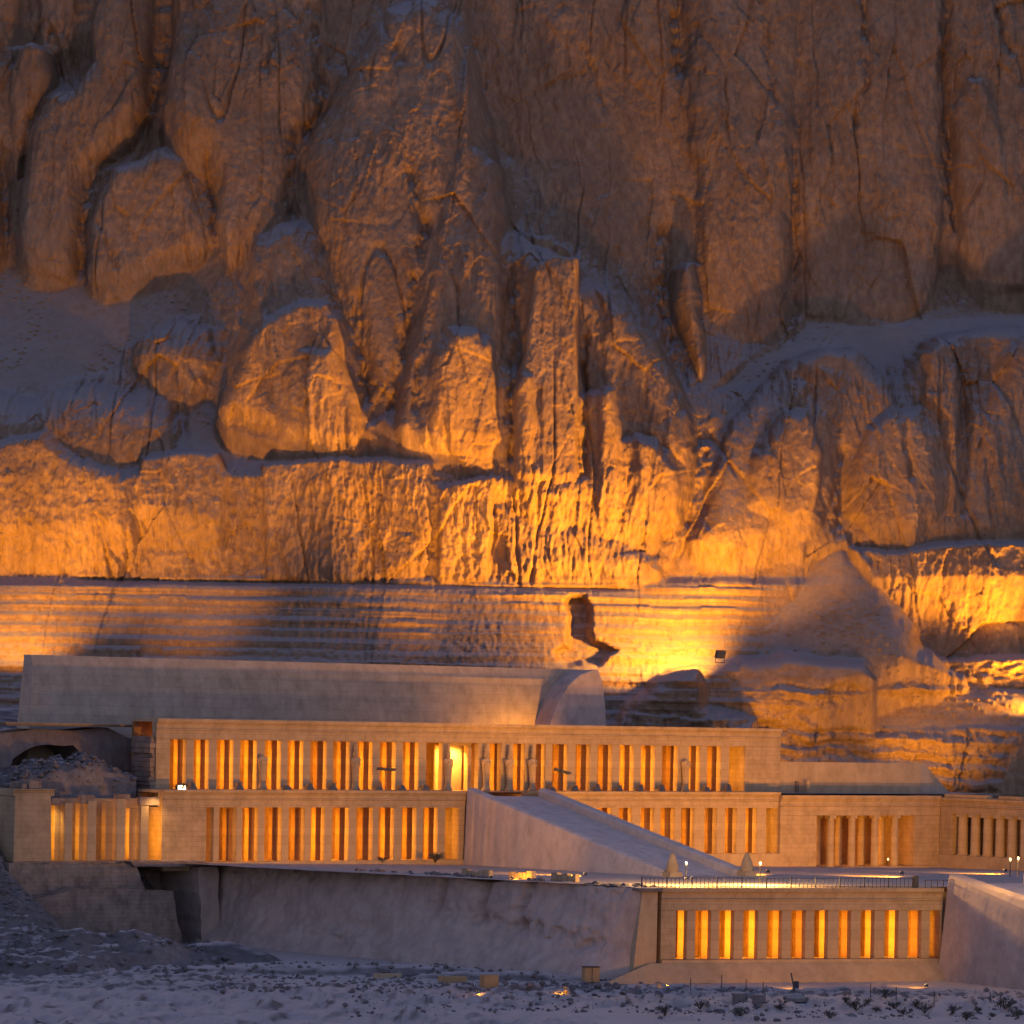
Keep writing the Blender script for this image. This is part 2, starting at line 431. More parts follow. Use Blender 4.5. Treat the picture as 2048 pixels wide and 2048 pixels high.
# outline, front depth at the bottom y, front depth at the top y, edge rounding in px, edge power, wobble
FEATS = [
 # upper wall on the right: tall panels parted by cracks
 ([(900,-150),(1262,-150),(1282,100),(1288,300),(1275,470),(1215,540),(1150,500),(1080,450),(975,400),(940,260),(905,120)], (520,500), (-150,513), 45, 8),
 ([(1292,-150),(1505,-150),(1512,200),(1502,400),(1494,610),(1440,700),(1350,712),(1322,600),(1308,460),(1315,350),(1302,200)], (710,487), (-150,511), 45, 9),
 ([(1512,-150),(1772,-150),(1787,200),(1795,420),(1765,565),(1700,605),(1600,612),(1508,596),(1504,420)], (600,493), (-150,512), 45, 8),
 ([(1792,-150),(2250,-150),(2250,560),(1850,556),(1806,470),(1800,300),(1786,120)], (560,494), (-150,511), 45, 9),
 ([(1800,330),(1800,200),(1825,140),(1860,140),(1885,200),(1915,330),(1915,480),(1860,520),(1815,480)], (520,490), (140,500), 22, 6),
 ([(1010,230),(1060,190),(1140,200),(1275,240),(1280,330),(1200,420),(1100,440),(1020,380)], (440,499), (190,506), 50, 10),
 ([(1300,330),(1420,260),(1560,240),(1780,205),(1785,330),(1700,420),(1560,430),(1400,440)], (440,494), (205,504), 40, 10),
 # upper left blocks
 ([(-300,-150),(30,-150),(38,30),(10,90),(0,300),(10,470),(-40,480),(-300,480)], (480,484), (-150,506), 30, 7),
 ([(55,-150),(158,-150),(152,60),(120,130),(85,80),(60,40)], (130,495), (-150,507), 25, 5),
 ([(8,330),(4,120),(25,72),(55,60),(85,80),(102,135),(70,210),(45,335)], (340,486), (60,494), 26, 5),
 ([(40,215),(90,155),(135,150),(170,112),(158,40),(165,-150),(290,-150),(285,100),(278,215),(215,285),(172,325),(158,440),(150,505),(100,515),(40,495),(18,440),(30,300)], (515,476), (-150,502), 45, 9),
 ([(172,345),(205,295),(262,288),(300,262),(368,280),(388,380),(412,462),(330,500),(262,530),(195,538),(152,505),(158,400)], (535,473), (265,489), 42, 8),
 ([(296,140),(312,60),(335,-150),(605,-150),(612,80),(618,200),(572,250),(548,330),(545,425),(480,432),(436,482),(412,470),(396,340),(372,285),(318,260),(300,200)], (480,480), (-150,506), 60, 12),
 # the massif the central towers stand out from
 ([(560,290),(585,235),(640,120),(720,0),(800,-40),(880,20),(908,110),(945,285),(968,410),(1060,470),(1150,525),(1212,575),(1262,640),(1300,740),(1312,850),(1300,950),(1230,1028),(1100,1000),(900,905),(740,860),(692,800),(665,650),(605,520),(575,430)], (1030,451.5), (0,493), 70, 9),
 ([(395,795),(425,690),(455,600),(470,450),(520,405),(570,400),(640,500),(700,700),(720,830),(640,860),(480,815)], (850,458.5), (400,480), 45, 9),
 ([(1285,1030),(1335,880),(1395,780),(1490,665),(1620,640),(1700,735),(1755,630),(1880,600),(2260,585),(2260,1010),(1800,1010),(1600,1035)], (1035,456.5), (590,481), 40, 10),
 # tall spur left of the central tower
 ([(556,300),(575,250),(610,215),(638,130),(690,40),(720,-150),(905,-150),(880,120),(858,260),(800,430),(772,600),(742,770),(722,800),(692,785),(668,640),(610,520),(582,460),(585,340)], (790,459), (-150,508), 55, 10),
 ([(700,420),(720,330),(750,290),(790,380),(800,430),(775,560),(748,740),(720,770),(715,600)], (770,457), (290,480), 22, 5),
 # knob and block to the left of it
 ([(472,530),(466,470),(482,435),(520,418),(556,428),(585,470),(602,520),(606,548),(560,548),(510,540)], (548,473), (418,479), 32, 6),
 ([(398,775),(425,705),(452,640),(492,590),(560,556),(622,552),(650,592),(664,680),(690,735),(692,838),(640,852),(575,836),(490,806),(430,790)], (845,456), (552,466), 34, 7),
 ([(508,700),(560,640),(640,640),(668,720),(672,820),(610,840),(540,815),(510,780)], (838,454.5), (640,461), 40, 8),
 # central tower
 ([(738,812),(742,720),(775,620),(792,540),(802,430),(832,350),(850,255),(852,150),(868,70),(895,62),(904,160),(908,262),(946,290),(966,400),(969,600),(966,852),(900,872),(838,850),(786,836)], (870,455), (60,489), 36, 7),
 ([(792,800),(800,660),(840,600),(905,605),(950,640),(962,840),(905,862),(845,842)], (865,450), (600,457.5), 40, 7),
 # narrow flat pillar
 ([(966,905),(964,720),(985,640),(996,560),(1000,495),(1045,474),(1094,482),(1097,600),(1100,860),(1098,902),(1050,910),(1000,905)], (905,451), (474,466), 14, 4),
 ([(962,880),(960,740),(980,690),(1012,700),(1022,800),(1018,890)], (890,450), (690,455), 18, 4),
 ([(975,470),(985,430),(1040,440),(1075,470),(1040,478),(1000,500)], (500,474), (430,478), 18, 4),
 # big rounded dome right of it
 ([(1108,905),(1104,700),(1100,505),(1146,520),(1205,566),(1255,625),(1290,700),(1312,790),(1320,850),(1308,925),(1285,990),(1232,1032),(1150,1010),(1112,960)], (1030,449), (505,469), 62, 10),
 ([(1116,905),(1118,740),(1140,715),(1165,725),(1182,800),(1184,960),(1150,990),(1118,950)], (990,447.5), (715,454), 24, 5),
 ([(1186,965),(1184,818),(1205,810),(1250,828),(1290,880),(1295,940),(1262,1000),(1215,1000)], (1000,447), (810,451.5), 30, 6),
 # lone pillar in the gully
 ([(1268,560),(1270,500),(1292,474),(1316,484),(1330,545),(1338,690),(1318,716),(1290,650)], (716,476), (474,487), 26, 6),
 # right-hand buttresses
 ([(1330,950),(1345,870),(1385,790),(1425,742),(1490,690),(1545,690),(1578,780),(1582,870),(1560,985),(1520,1018),(1420,1030),(1300,1040),(1285,1020)], (1035,450), (690,472), 60, 10),
 ([(1400,960),(1420,850),(1480,760),(1540,750),(1566,850),(1545,980),(1480,1010)], (1010,447), (750,459), 50, 8),
 ([(1482,705),(1500,668),(1560,640),(1612,655),(1616,760),(1600,860),(1584,900),(1572,800)], (900,466), (640,477), 28, 6),
 ([(1600,972),(1612,860),(1632,800),(1690,755),(1750,752),(1782,812),(1790,900),(1784,972),(1738,1022),(1650,1018)], (1020,452), (752,466), 44, 8),
 ([(1735,750),(1745,660),(1772,622),(1812,640),(1832,730),(1818,930),(1795,985),(1786,880),(1778,800)], (985,458), (622,476), 24, 6),
 ([(1828,978),(1832,830),(1862,740),(1880,660),(1925,610),(2060,590),(2260,600),(2260,1000),(1930,1000)], (1000,453), (600,474), 46, 10),
 # broken rock at the left foot of the cliff
 ([(238,668),(262,625),(330,592),(392,612),(410,680),(392,742),(350,765),(290,735)], (765,466), (592,476), 95, 16),
 ([(-200,850),(-100,740),(60,735),(180,712),(290,742),(345,800),(330,852),(220,880),(60,862)], (880,456.5), (712,469), 95, 16),
 ([(-250,1010),(-200,880),(20,815),(80,806),(120,850),(210,880),(245,900),(250,1010)], (1010,452), (806,456), 26, 9),
 ([(250,960),(262,860),(330,838),(410,850),(430,900),(420,1000)], (960,453.5), (838,457.5), 20, 6),
 # slabs and steps in the vertical band
 ([(490,870),(700,862),(812,872),(818,1060),(700,1092),(500,1088)], (1090,451.8), (862,457), 10, 8),
 ([(825,915),(930,900),(928,1070),(880,1098),(826,1090)], (1098,450.8), (900,455), 9, 6),
 ([(932,955),(1010,945),(1060,960),(1105,985),(1240,1040),(1260,1085),(1210,1102),(935,1100)], (1100,450.8), (945,455.8), 45, 9),
 ([(985,935),(960,905),(1000,890),(1100,900),(1110,930),(1060,945)], (945,450.5), (890,454), 12, 5),
 # right-hand foot: ledge under the buttresses, then the talus cone
 ([(1600,1030),(1700,1035),(1800,1020),(2260,1015),(2260,1095),(1640,1100),(1625,1060)], (1098,449.5), (1015,454), 14, 6),
 ([(1370,1300),(1440,1195),(1500,1120),(1552,1062),(1588,1030),(1630,1062),(1690,1130),(1760,1205),(1880,1300)], (1290,438), (1030,455.5), 75, 14),
 ([(1700,1262),(1722,1180),(1790,1135),(1880,1108),(2260,1098),(2260,1262)], (1260,441), (1090,451), 14, 14),
 # terraces of pale debris right of the temple
 ([(1300,1318),(1325,1262),(1392,1236),(1480,1228),(1640,1240),(1660,1285),(1560,1320),(1440,1345),(1330,1345)], (1345,430), (1228,438), 26, 8),
 ([(1640,1285),(1650,1243),(1760,1238),(2260,1235),(2260,1300),(1645,1295)], (1300,449), (1236,450.5), 5, 4),
 ([(1430,1400),(1436,1345),(1500,1312),(1640,1292),(2260,1286),(2260,1420),(1470,1420)], (1410,442), (1290,449), 30, 7),
 ([(1470,1600),(1480,1440),(1560,1395),(1800,1385),(2260,1385),(2260,1600)], (1600,438), (1385,444), 10, 5),
 # dark outcrop in front of the floodlight
 ([(1135,1440),(1150,1362),(1185,1322),(1232,1282),(1290,1256),(1326,1250),(1345,1290),(1330,1330),(1440,1352),(1440,1440)], (1440,417), (1250,424.5), 34, 9),
]

SAND = [
 [(-300,440),(0,462),(60,505),(150,530),(262,545),(360,505),(442,470),(432,520),(392,560),(385,600),(300,610),(245,655),(215,705),(100,735),(-300,760)],
 [(402,700),(420,640),(440,600),(430,700),(388,760),(440,800),(600,850),(560,872),(430,870),(345,850),(340,790)],
 [(1470,640),(1520,590),(1700,610),(1850,548),(2200,540),(2200,620),(1830,640),(1740,640),(1640,720),(1480,700),(1400,740),(1330,740)],
 [(1360,1300),(1440,1195),(1500,1110),(1570,1010),(1600,1005),(1690,1130),(1750,1200),(1850,1300)],
 [(1560,1385),(1500,1345),(1640,1305),(2200,1300),(2200,1375)],
 [(690,800),(740,770),(800,840),(890,862),(800,872),(690,860)],
]

# clefts between the buttresses: path, half width in px, depth in metres
CLEFTS = [
 ([(1332,820),(1326,905),(1298,985),(1238,1032)], 17, 5.5), ([(1592,860),(1592,1005)], 15, 4.5), ([(1101,640),(1102,895)], 7, 4.5),
 ([(803,420),(776,600),(742,785)], 11, 4.5), ([(968,420),(973,640),(967,860)], 8, 3.5), ([(300,120),(285,215),(248,280),(178,322),(156,440),(148,505)], 12, 6),
 ([(384,300),(402,380),(414,470)], 6, 3), ([(600,20),(608,110),(610,200),(562,268),(548,400)], 12, 6), ([(-60,250),(0,300),(14,470)], 15, 6),
 ([(1276,-120),(1285,130)], 10, 5), ([(1255,440),(1262,600),(1292,690)], 19, 6), ([(1504,350),(1490,640)], 6, 2.5), ([(1780,-120),(1786,220),(1802,430)], 7, 3.5),
 ([(1868,-40),(1900,80),(1940,170)], 7, 3), ([(600,520),(656,600),(692,742)], 6, 3), ([(902,90),(918,240),(948,285)], 15, 5), ([(100,60),(112,140),(60,220),(42,330)], 8, 4),
 ([(1820,640),(1822,960)], 8, 3.5), ([(668,560),(690,760)], 8, 3), ([(820,560),(795,700),(790,800)], 6, 2.5), ([(1184,810),(1186,960)], 4, 1.6), ([(1190,812),(1240,822),(1285,880)], 4, 1.6),
 ([(500,-120),(520,60),(500,130)], 6, 2.5), ([(700,-60),(730,60),(760,110)], 8, 3), ([(780,330),(800,440)], 6, 3), ([(1700,770),(1722,900)], 4, 1.8), ([(1450,800),(1452,900)], 4, 1.6),
 ([(510,620),(512,760)], 4, 1.6), ([(1110,100),(1135,200)], 5, 2), ([(1620,-60),(1640,140),(1615,230)], 6, 2.4), ([(1430,-60),(1450,80),(1460,200)], 5, 2), ([(200,330),(190,420),(215,500)], 5, 2.2),
]

def make_cliff():
    dx = 0.165
    xs = np.arange(-98, 98, dx, dtype=np.float32)
    zs = np.arange(-1.0, 133, dx, dtype=np.float32)
    X, Z = np.meshgrid(xs, zs)
    Y = np.full(X.shape, 470, np.float32)
    for _ in range(4):
        ox, oy = to_o(X, Z, Y)
        Y = base_depth(ox, oy)
    base = Y.copy()
    wob = fbm(X / 9, Z / 14, 3, 4, .55)
    wob2 = fbm(X / 2.2, Z / 3.5, 5, 3, .6)
    for poly, (yb, Yb), (yt, Yt), wpx, wa in FEATS:
        P = np.array(poly, np.float32)
        cxp = float(np.clip(P[:, 0].mean(), -150, 2100))
        nb = float(base_depth(np.float32(cxp), np.float32(yb))) - 5.0
        if nb > Yb and poly[0] != (738, 812): Yt += .45 * (nb - Yb); Yb = nb
        m = (ox > P[:, 0].min() - 90) & (ox < P[:, 0].max() + 90) & (oy > P[:, 1].min() - 90) & (oy < P[:, 1].max() + 90)
        ii = np.nonzero(m)
        if not len(ii[0]): continue
        Xs, Zs, bs = X[ii], Z[ii], base[ii]
        Yf = np.full(Xs.shape, .5 * (Yb + Yt), np.float32)
        for _ in range(3):
            fx, fy = to_o(Xs, Zs, Yf)
            Yf = (Yt + (Yb - Yt) * np.clip((fy - yt) / (yb - yt), -.1, 1.1)).astype(np.float32)
        d = poly_sdf(fx, fy, poly) + wa * wob[ii] + .3 * wa * wob2[ii]
        t = np.clip(d / wpx, 0, 1)
        rr = np.sqrt(np.maximum(0, 1 - (1 - t) ** 2))
        cand = bs - (bs - Yf) * rr
        Y[ii] = np.where((d > 0) & (cand < Y[ii]), cand, Y[ii])
    # gullies are never deeper than a few metres behind the rock round them
    def blur(A, r):
        for ax in (0, 1):
            n = A.shape[ax]
            c = np.cumsum(np.concatenate([np.zeros_like(np.take(A, [0], ax)), A.astype(np.float64)], ax), ax)
            hi = np.minimum(np.arange(n) + r + 1, n); lo = np.maximum(np.arange(n) - r, 0)
            k = (hi - lo).reshape((-1, 1) if ax == 0 else (1, -1))
            A = (np.take(c, hi, ax) - np.take(c, lo, ax)) / k
        return A.astype(np.float32)
    Yb = blur(blur(Y, 22), 14)
    ex = Y - Yb
    Y = np.where(ex > 0, Yb + 3.0 * np.tanh(ex / 3.0), Y)
    def mfilt(A, r, fn):
        for ax in (0, 1):
            pad = [(0, 0), (0, 0)]; pad[ax] = (r, r)
            B = np.pad(A, pad, mode='edge'); n = A.shape[ax]; out = A
            for k in range(2 * r + 1): out = fn(out, np.take(B, range(k, k + n), ax))
            A = out
        return A
    O = mfilt(mfilt(Y, 9, np.minimum), 9, np.maximum)
    Y = O + 1.1 * np.tanh((Y - O) / 1.1)
    # no undercut foot: rock stands on what lies below it
    sl = (.25 * (Z[-1:] - Z)).astype(np.float32)
    Y = np.minimum.accumulate((Y - sl)[::-1], 0)[::-1] + sl
    Y = .6 * Y + .4 * blur(Y, 2)
    ox, oy = to_o(X, Z, Y)
    for path, hw, dep in CLEFTS:
        hw *= 1.25
        a = np.array(path, np.float32)
        ii = np.nonzero((ox > a[:, 0].min() - 60) & (ox < a[:, 0].max() + 60) & (oy > a[:, 1].min() - 60) & (oy < a[:, 1].max() + 60))
        if not len(ii[0]): continue
        qx, qy = ox[ii] + 7 * wob2[ii] + 5 * wob[ii], oy[ii]
        dd = np.full(qx.shape, 1e9, np.float32)
        for k in range(len(a) - 1):
            e = a[k + 1] - a[k]
            t = np.clip(((qx - a[k, 0]) * e[0] + (qy - a[k, 1]) * e[1]) / (e @ e), 0, 1)
            dd = np.minimum(dd, (qx - a[k, 0] - e[0] * t) ** 2 + (qy - a[k, 1] - e[1] * t) ** 2)
        Y[ii] += dep * np.exp(-np.sqrt(dd) ** 1.6 / hw ** 1.6) * (.36 + .2 * wob2[ii])
    # where debris lies smooth
    sand = np.zeros(X.shape, np.float32)
    for poly in SAND:
        sand = np.maximum(sand, sstep(-4, 14, poly_sdf(ox, oy, poly) + 9 * wob))
    rock = 1 - sand
    wx = X + .9 * perlin(X / 11, Z / 14, 21) + .25 * perlin(X / 2.5, Z / 4, 24)
    wz = Z + 1.2 * perlin(X / 13, Z / 9, 22)
    big = fbm(wx / 15, wz / 34, 31, 3)
    D = 1.2 * big
    # angular broken faces: tilted cells at several sizes, drawn out upwards
    for sx_, sz_, amp, sd in ((9.0, 22.0, 1.0, 2), (4.0, 10.0, .5, 3), (1.8, 4.4, .27, 5), (.85, 1.6, .14, 7)):
        c1, c2, cv, ddx, ddz, ca, cb = facets(wx / sx_, wz / sz_, sd)
        D += amp * (1.0 * ddx * (ca - .5) * 2.2 + .8 * ddz * (cb - .7) * 1.6 + .45 * (cv - .5))
        D -= amp * .1 * np.clip(.07 - (c2 - c1), 0, 1) / .07
    vm = sstep(-.25, .55, perlin(X / 14, Z / 18, 52)); D *= .75 + .5 * sstep(-.4, .5, perlin(X / 24, Z / 18, 53))
    D += (.3 * ridge(wx / 2.2, wz / 14, 57, 2) + .26 * ridge(wx / 1.1, wz / 6.5, 51, 3, .6)) * vm + .10 * fbm(wx / .7, wz / 1.0, 61, 3, .6)
    # long vertical joints
    cr = np.abs(perlin(wx / 10.0, wz / 70.0, 71))
    D -= .9 * np.clip(1 - cr / .022, 0, 1) * sstep(-.1, .3, perlin(X / 20, Z / 20, 72))
    mid = grit = fbm(wx / .8, wz / 1.3, 61, 3, .6)
    # faint bedding
    bed = perlin(X / 60 + 0 * Z, Z / 1.6 + .3 * wob, 81)
    D += .07 * bed
    # strongly fluted band above the bedded foot
    band = sstep(862, 905, oy + 12 * wob) * sstep(1102, 1092, oy) * sstep(1330, 1180, ox)
    flute = ridge(wx / 1.25, wz / 6.5, 91, 3, .6) + .6 * ridge(wx / 3.2, wz / 14, 95, 2)
    D += band * (.17 * flute + .2 * ridge(wx / .7, wz / 3.4, 97, 2) + .2 * grit)
    # horizontally bedded foot of the cliff
    foot = sstep(1094, 1108, oy) * sstep(1345, 1330, oy) * sstep(1500, 1400, ox)
    zz = Z + .28 * ox * .001 + .25 * perlin(X / 9, Z / 4, 101)
    st = np.abs(((zz / 1.35) % 1.0) - .3) * 1.1 + .5 * np.abs(((zz / .52) % 1.0) - .4) + perlin(X / 30, Z / 1.1, 103) * .7
    stm = sstep(-.3, .5, perlin(X / 22, Z / 3.0, 105))
    D = D * (1 - foot * .72) + foot * (.9 * st * (.35 + .65 * stm) + .12 * grit + .14 * ridge(X / 1.4, Z / .9, 107, 2) * sstep(1190, 1225, oy))
    lower = sstep(1225, 1255, oy) * (1 - foot)
    D = D * (1 - .25 * lower) + lower * (.8 * perlin(X / 16, Z / 1.1 + .5 * wob, 121) + .45 * fbm(X / 1.6, Z / .9, 123, 4) + 1.3 * sstep(1290, 1310, oy) * np.abs(((Z / 1.7 + .35 * wob + X * .012) % 1.0) - .35))
    # debris: soft with scattered stones
    s1, s2, sv = cells(X / .75, Z / .6, 9)
    stones = np.clip(.34 - s1, 0, 1) * (sv > .72) * 1.5 * sstep(-.2, .4, perlin(X / 7, Z / 7, 111))
    D = D * (rock * .93 + .07) + sand * (.12 * fbm(X / 3, Z / 3, 113, 3) + stones)
    # dark undercut line on top of the bedded foot
    und = np.exp(-((oy - (1091 + ox * .017)) / 4.5) ** 2) * sstep(110, 180, ox) * sstep(1230, 1150, ox)
    D -= 1.6 * und
    Y = Y - D
    # hollow shaped to give a shadow-like dark patch in the bedded foot, above the end of the long wall
    hol = poly_sdf(ox, oy, [(1052,1242),(1044,1228),(1070,1216),(1073,1162),(1060,1136),(1075,1120),(1106,1121),(1119,1140),(1116,1186),(1123,1206),(1170,1226),(1150,1241),(1130,1256),(1070,1256)]) + 4 * wob + 3 * wob2
    Y = Y + 3.4 * sstep(-2, 13, hol)
    # keep everything behind the temple and its back wall (built below)
    ux, uy = math.cos(R(33)), math.sin(R(33))
    sx = (X + 5.8) * ux + (Y - 383.6) * uy
    lim = np.where(sx < 25, 24.5, 10.0) + .6 * wob
    Y = np.maximum(Y, 383.6 + (lim + (X + 5.8) * uy) / ux + .35 * D)
    P = np.stack([X, Y, Z], -1)
    # plateau behind the upper edge, so the rock has a back
    top = np.stack([X[-1], Y[-1] + 60, Z[-1] + 6 + 2 * perlin(X[-1] / 9, X[-1] * 0, 3)], -1)[None]
    P = np.concatenate([P, top], 0)
    o = grid_object("cliff", P.astype(np.float32), M_CLIFF)
    tag(o, kind="structure")
    return X, Y, Z

CX, CY, CZZ = make_cliff()

def cliff_y(px, py):
    """depth of the cliff along a sight line"""
    for Y in np.arange(405, 520, .25):
        p = at_y(px, py, Y)
        i = int(round((p.x + 98) / .165)); j = int(round((p.z + 1) / .165))
        if 0 <= i < CX.shape[1] and 0 <= j < CX.shape[0] and CY[j, i] <= Y:
            return Y
    return 500.0

# ------------------------------------------------------------------ floodlights washing the cliff
M_METAL, _n, _b = new_mat("painted_metal")
_b.inputs["Base Color"].default_value = (.05, .05, .055, 1)
_b.inputs["Roughness"].default_value = .5
def emit_mat(name, col, s):
    m, n, b = new_mat(name)
    b.inputs["Base Color"].default_value = (.1, .1, .1, 1)
    b.inputs["Emission Color"].default_value = (*col, 1)
    b.inputs["Emission Strength"].default_value = s
    return m
M_LENS = emit_mat("lamp_glass", (1, .6, .2), 3)

def spot(name, loc, target, watts, deg, parent=None, blend=.9, col=WARM, size=.3):
    d = bpy.data.lights.new(name, 'SPOT')
    d.energy = watts; d.spot_size = R(deg); d.spot_blend = blend
    d.color = col; d.shadow_soft_size = size
    o = bpy.data.objects.new(name, d)
    o.location = loc
    o.rotation_euler = (Vector(target) - Vector(loc)).to_track_quat('-Z', 'Y').to_euler()
    COL.objects.link(o)
    return o

def flood(loc, beams, label, size=1.0, name="floodlight", group=None):
    """a floodlight on a short yoke; beams: (target, watts, angle)"""
    loc = Vector(loc)
    r = empty(name, loc)
    tag(r, label, "floodlight", group)
    t = Vector(beams[0][0]) - loc
    yaw = math.atan2(-t.x, t.y)
    hd = empty("lamp_head", (0, 0, .55 * size)); hd.parent = r
    hd.rotation_euler = (math.atan2(t.z, math.hypot(t.x, t.y)), 0, yaw)
    MB().box(-.32 * size, .32 * size, -.16 * size, .12 * size, -.24 * size, .24 * size, .03, .02).build("housing", M_METAL, hd, bevel=.02)
    MB().box(-.28 * size, .28 * size, .125 * size, .14 * size, -.2 * size, .2 * size).build("glass", M_LENS, hd)
    m = MB()
    m.box(-.36 * size, -.325 * size, -.03, .03, .05 * size, .6 * size)
    m.box(.325 * size, .36 * size, -.03, .03, .05 * size, .6 * size)
    m.box(-.36 * size, .36 * size, -.05, .05, 0, .05 * size)
    m.build("yoke", M_METAL, r, rz=yaw)
    for k, (tg, wt, dg, *soft) in enumerate(beams):
        p = loc + Vector((0, 0, .55 * size))
        dirv = (Vector(tg) - p).normalized()
        spot("beam", p + dirv * .75 * size, tg, wt, dg, size=soft[0] if soft else .28 * size, col=AMBER if soft else WARM)
    return r
def cliff_pt(px, py):
    return at_y(px, py, cliff_y(px, py))
L1 = at_y(1440, 1326, 429.0)
flood(L1, [(at_y(1260, 1210, 446), 1.0e5, 105), (at_y(1040, 900, 452), 1.55e5, 58, 1.6), (at_y(1300, 560, 480), 0.12e5, 80, 2.5), (at_y(1550, 1000, 452), 0.9e5, 70, 1.2), (at_y(900, 1000, 454), 0.9e5, 42, 1.2)],
      "floodlight behind the dark outcrop, washing the cliff with yellow light", 2.0)
L2 = at_y(-20, 1322, 428.0)
flood(L2, [(at_y(60, 1180, 446), 0.38e5, 85), (at_y(120, 990, 455), 0.5e5, 55, 1.0), (at_y(400, 1020, 455), .2e5, 36, 1.0)],
      "floodlight at the left foot of the cliff beside the long wall", 1.4)
L3 = at_y(2110, 1440, 444.0)
flood(L3, [(at_y(1850, 1000, 455), 1.5e5, 60, 1.2), (at_y(1700, 560, 490), 0.12e5, 60, 2.5), (at_y(1850, 1330, 450), .2e5, 60)],
      "floodlight on the pale debris at the right end, aimed at the buttresses", 1.2)
L4 = at_y(380, 1480, 398.0)  # added lamp, out of sight, to even the light on the fluted band
flood(L4, [(at_y(370, 980, 455), 1.6e5, 38, 1.0), (at_y(720, 700, 462), 0.35e5, 34, 1.0)], "added floodlight, unseen behind the left half of the long wall, aimed at the fluted cliff", 1.2)
L5 = at_y(830, 1490, 417.0)  # second added lamp, out of sight, for the band and central tower
flood(L5, [(at_y(820, 960, 455), 1.2e5, 38, 1.0), (at_y(900, 720, 462), 0.5e5, 44, 1.2)], "added floodlight, unseen behind the right half of the long wall, aimed at the central tower", 1.2)
# ------------------------------------------------------------------ the temple
TH = R(33)

class Frame:
    """x along a facade to the right, y into the building, z up"""
    def __init__(self, O, ang):
        self.O = Vector((O[0], O[1], O[2])); self.a = ang
        self.u = Vector((math.cos(ang), math.sin(ang), 0))
        self.i = Vector((-math.sin(ang), math.cos(ang), 0))
    def W(self, x, y, z):
        return self.O + self.u * x + self.i * y + Vector((0, 0, z))
    def loc(self, px, py, y=0.0):
        """x and z of a sight line where it meets the plane y = const"""
        d = ray(px, py); c = Vector((0, 0, CZ))
        p0 = self.O + self.i * y
        t = (p0 - c).dot(self.i) / d.dot(self.i)
        p = c + d * t - self.O
        return p.dot(self.u), p.z
    def x(self, px, py=1600, y=0.0): return self.loc(px, py, y)[0]
    def z(self, px, py, y=0.0): return self.loc(px, py, y)[1]
    def local(self, p):
        q = Vector(p) - self.O
        return Vector((q.dot(self.u), q.dot(self.i), q.z))
    def root(self, name): return empty(name, self.O, self.a)

d0 = ray(920, 1720)
Y0 = -CZ / d0.z
FM = Frame(at_y(920, 1720, Y0), TH)                      # middle colonnade
UZ = FM.z(928, 1582, 5.0)                                # upper terrace floor
FU = Frame(FM.W(0, 5.0, UZ), TH)                         # upper colonnade
C0 = Vector((12.0, 318.0, 0))
FF = Frame((C0.x, C0.y, -8.4), R(18))                    # lower colonnade

def cornice(m, x0, x1, zl, zt, y0=0.0, depth=1.0, flare=.32):
    """architrave, torus and flared cavetto as one profile, run along x"""
    h = zt - zl
    za = zl + .42 * h
    m.prism([(y0, zl), (y0, za), (y0 - .09, za + .02 * h), (y0 - .13, za + .06 * h), (y0 - .09, za + .10 * h), (y0, za + .12 * h),
             (y0 - .02, za + .22 * h), (y0 - .10 * flare / .32, za + .32 * h), (y0 - flare, za + .44 * h), (y0 - flare, zt),
             (y0 + depth, zt), (y0 + depth, zl)], x0, x1)

def chip(me, amt, seed):
    rnd = random.Random(seed)
    for v in me.vertices:
        v.co += Vector((rnd.uniform(-amt, amt), rnd.uniform(-amt, amt), 0))

def pillar_mesh(wd, dp, h, seed=0, name="pillar", mat=None):
    """square pillar with soft worn edges, its own origin at the middle of the foot"""
    rnd = random.Random(seed)
    m = MB()
    rows = [0, .12 * h, .3 * h, .5 * h, .7 * h, .88 * h, h]
    c = .035
    ring = [(-wd / 2, -dp / 2 + c), (-wd / 2 + c, -dp / 2), (wd / 2 - c, -dp / 2), (wd / 2, -dp / 2 + c), (wd / 2, dp / 2 - c), (wd / 2 - c, dp / 2), (-wd / 2 + c, dp / 2), (-wd / 2, dp / 2 - c)]
    v, f = [], []
    for z in rows:
        k = 1 - .015 * z / h
        j = 0 if z in (0, h) else .014
        for x, y in ring:
            v.append((x * k + rnd.uniform(-j, j), y * k + rnd.uniform(-j, j), z))
    for r in range(len(rows) - 1):
        for q in range(8):
            a, b = r * 8 + q, r * 8 + (q + 1) % 8
            f.append((a, b, b + 8, a + 8))
    f.append(tuple(range(7, -1, -1))); f.append(tuple(range(len(rows) * 8 - 8, len(rows) * 8)))
    m.add(v, f)
    return m.mesh(name, mat or M_PILLAR)

def column_mesh(r, h, name="column"):
    m = MB()
    m.lathe([(r * 1.25, 0), (r * 1.25, .12), (r * 1.02, .14), (r, .4), (r * .9, h - .42), (r * .86, h - .36)], 16)
    m.box(-r * 1.05, r * 1.05, -r * 1.05, r * 1.05, h - .36, h)
    return m.mesh(name, M_PILLAR)

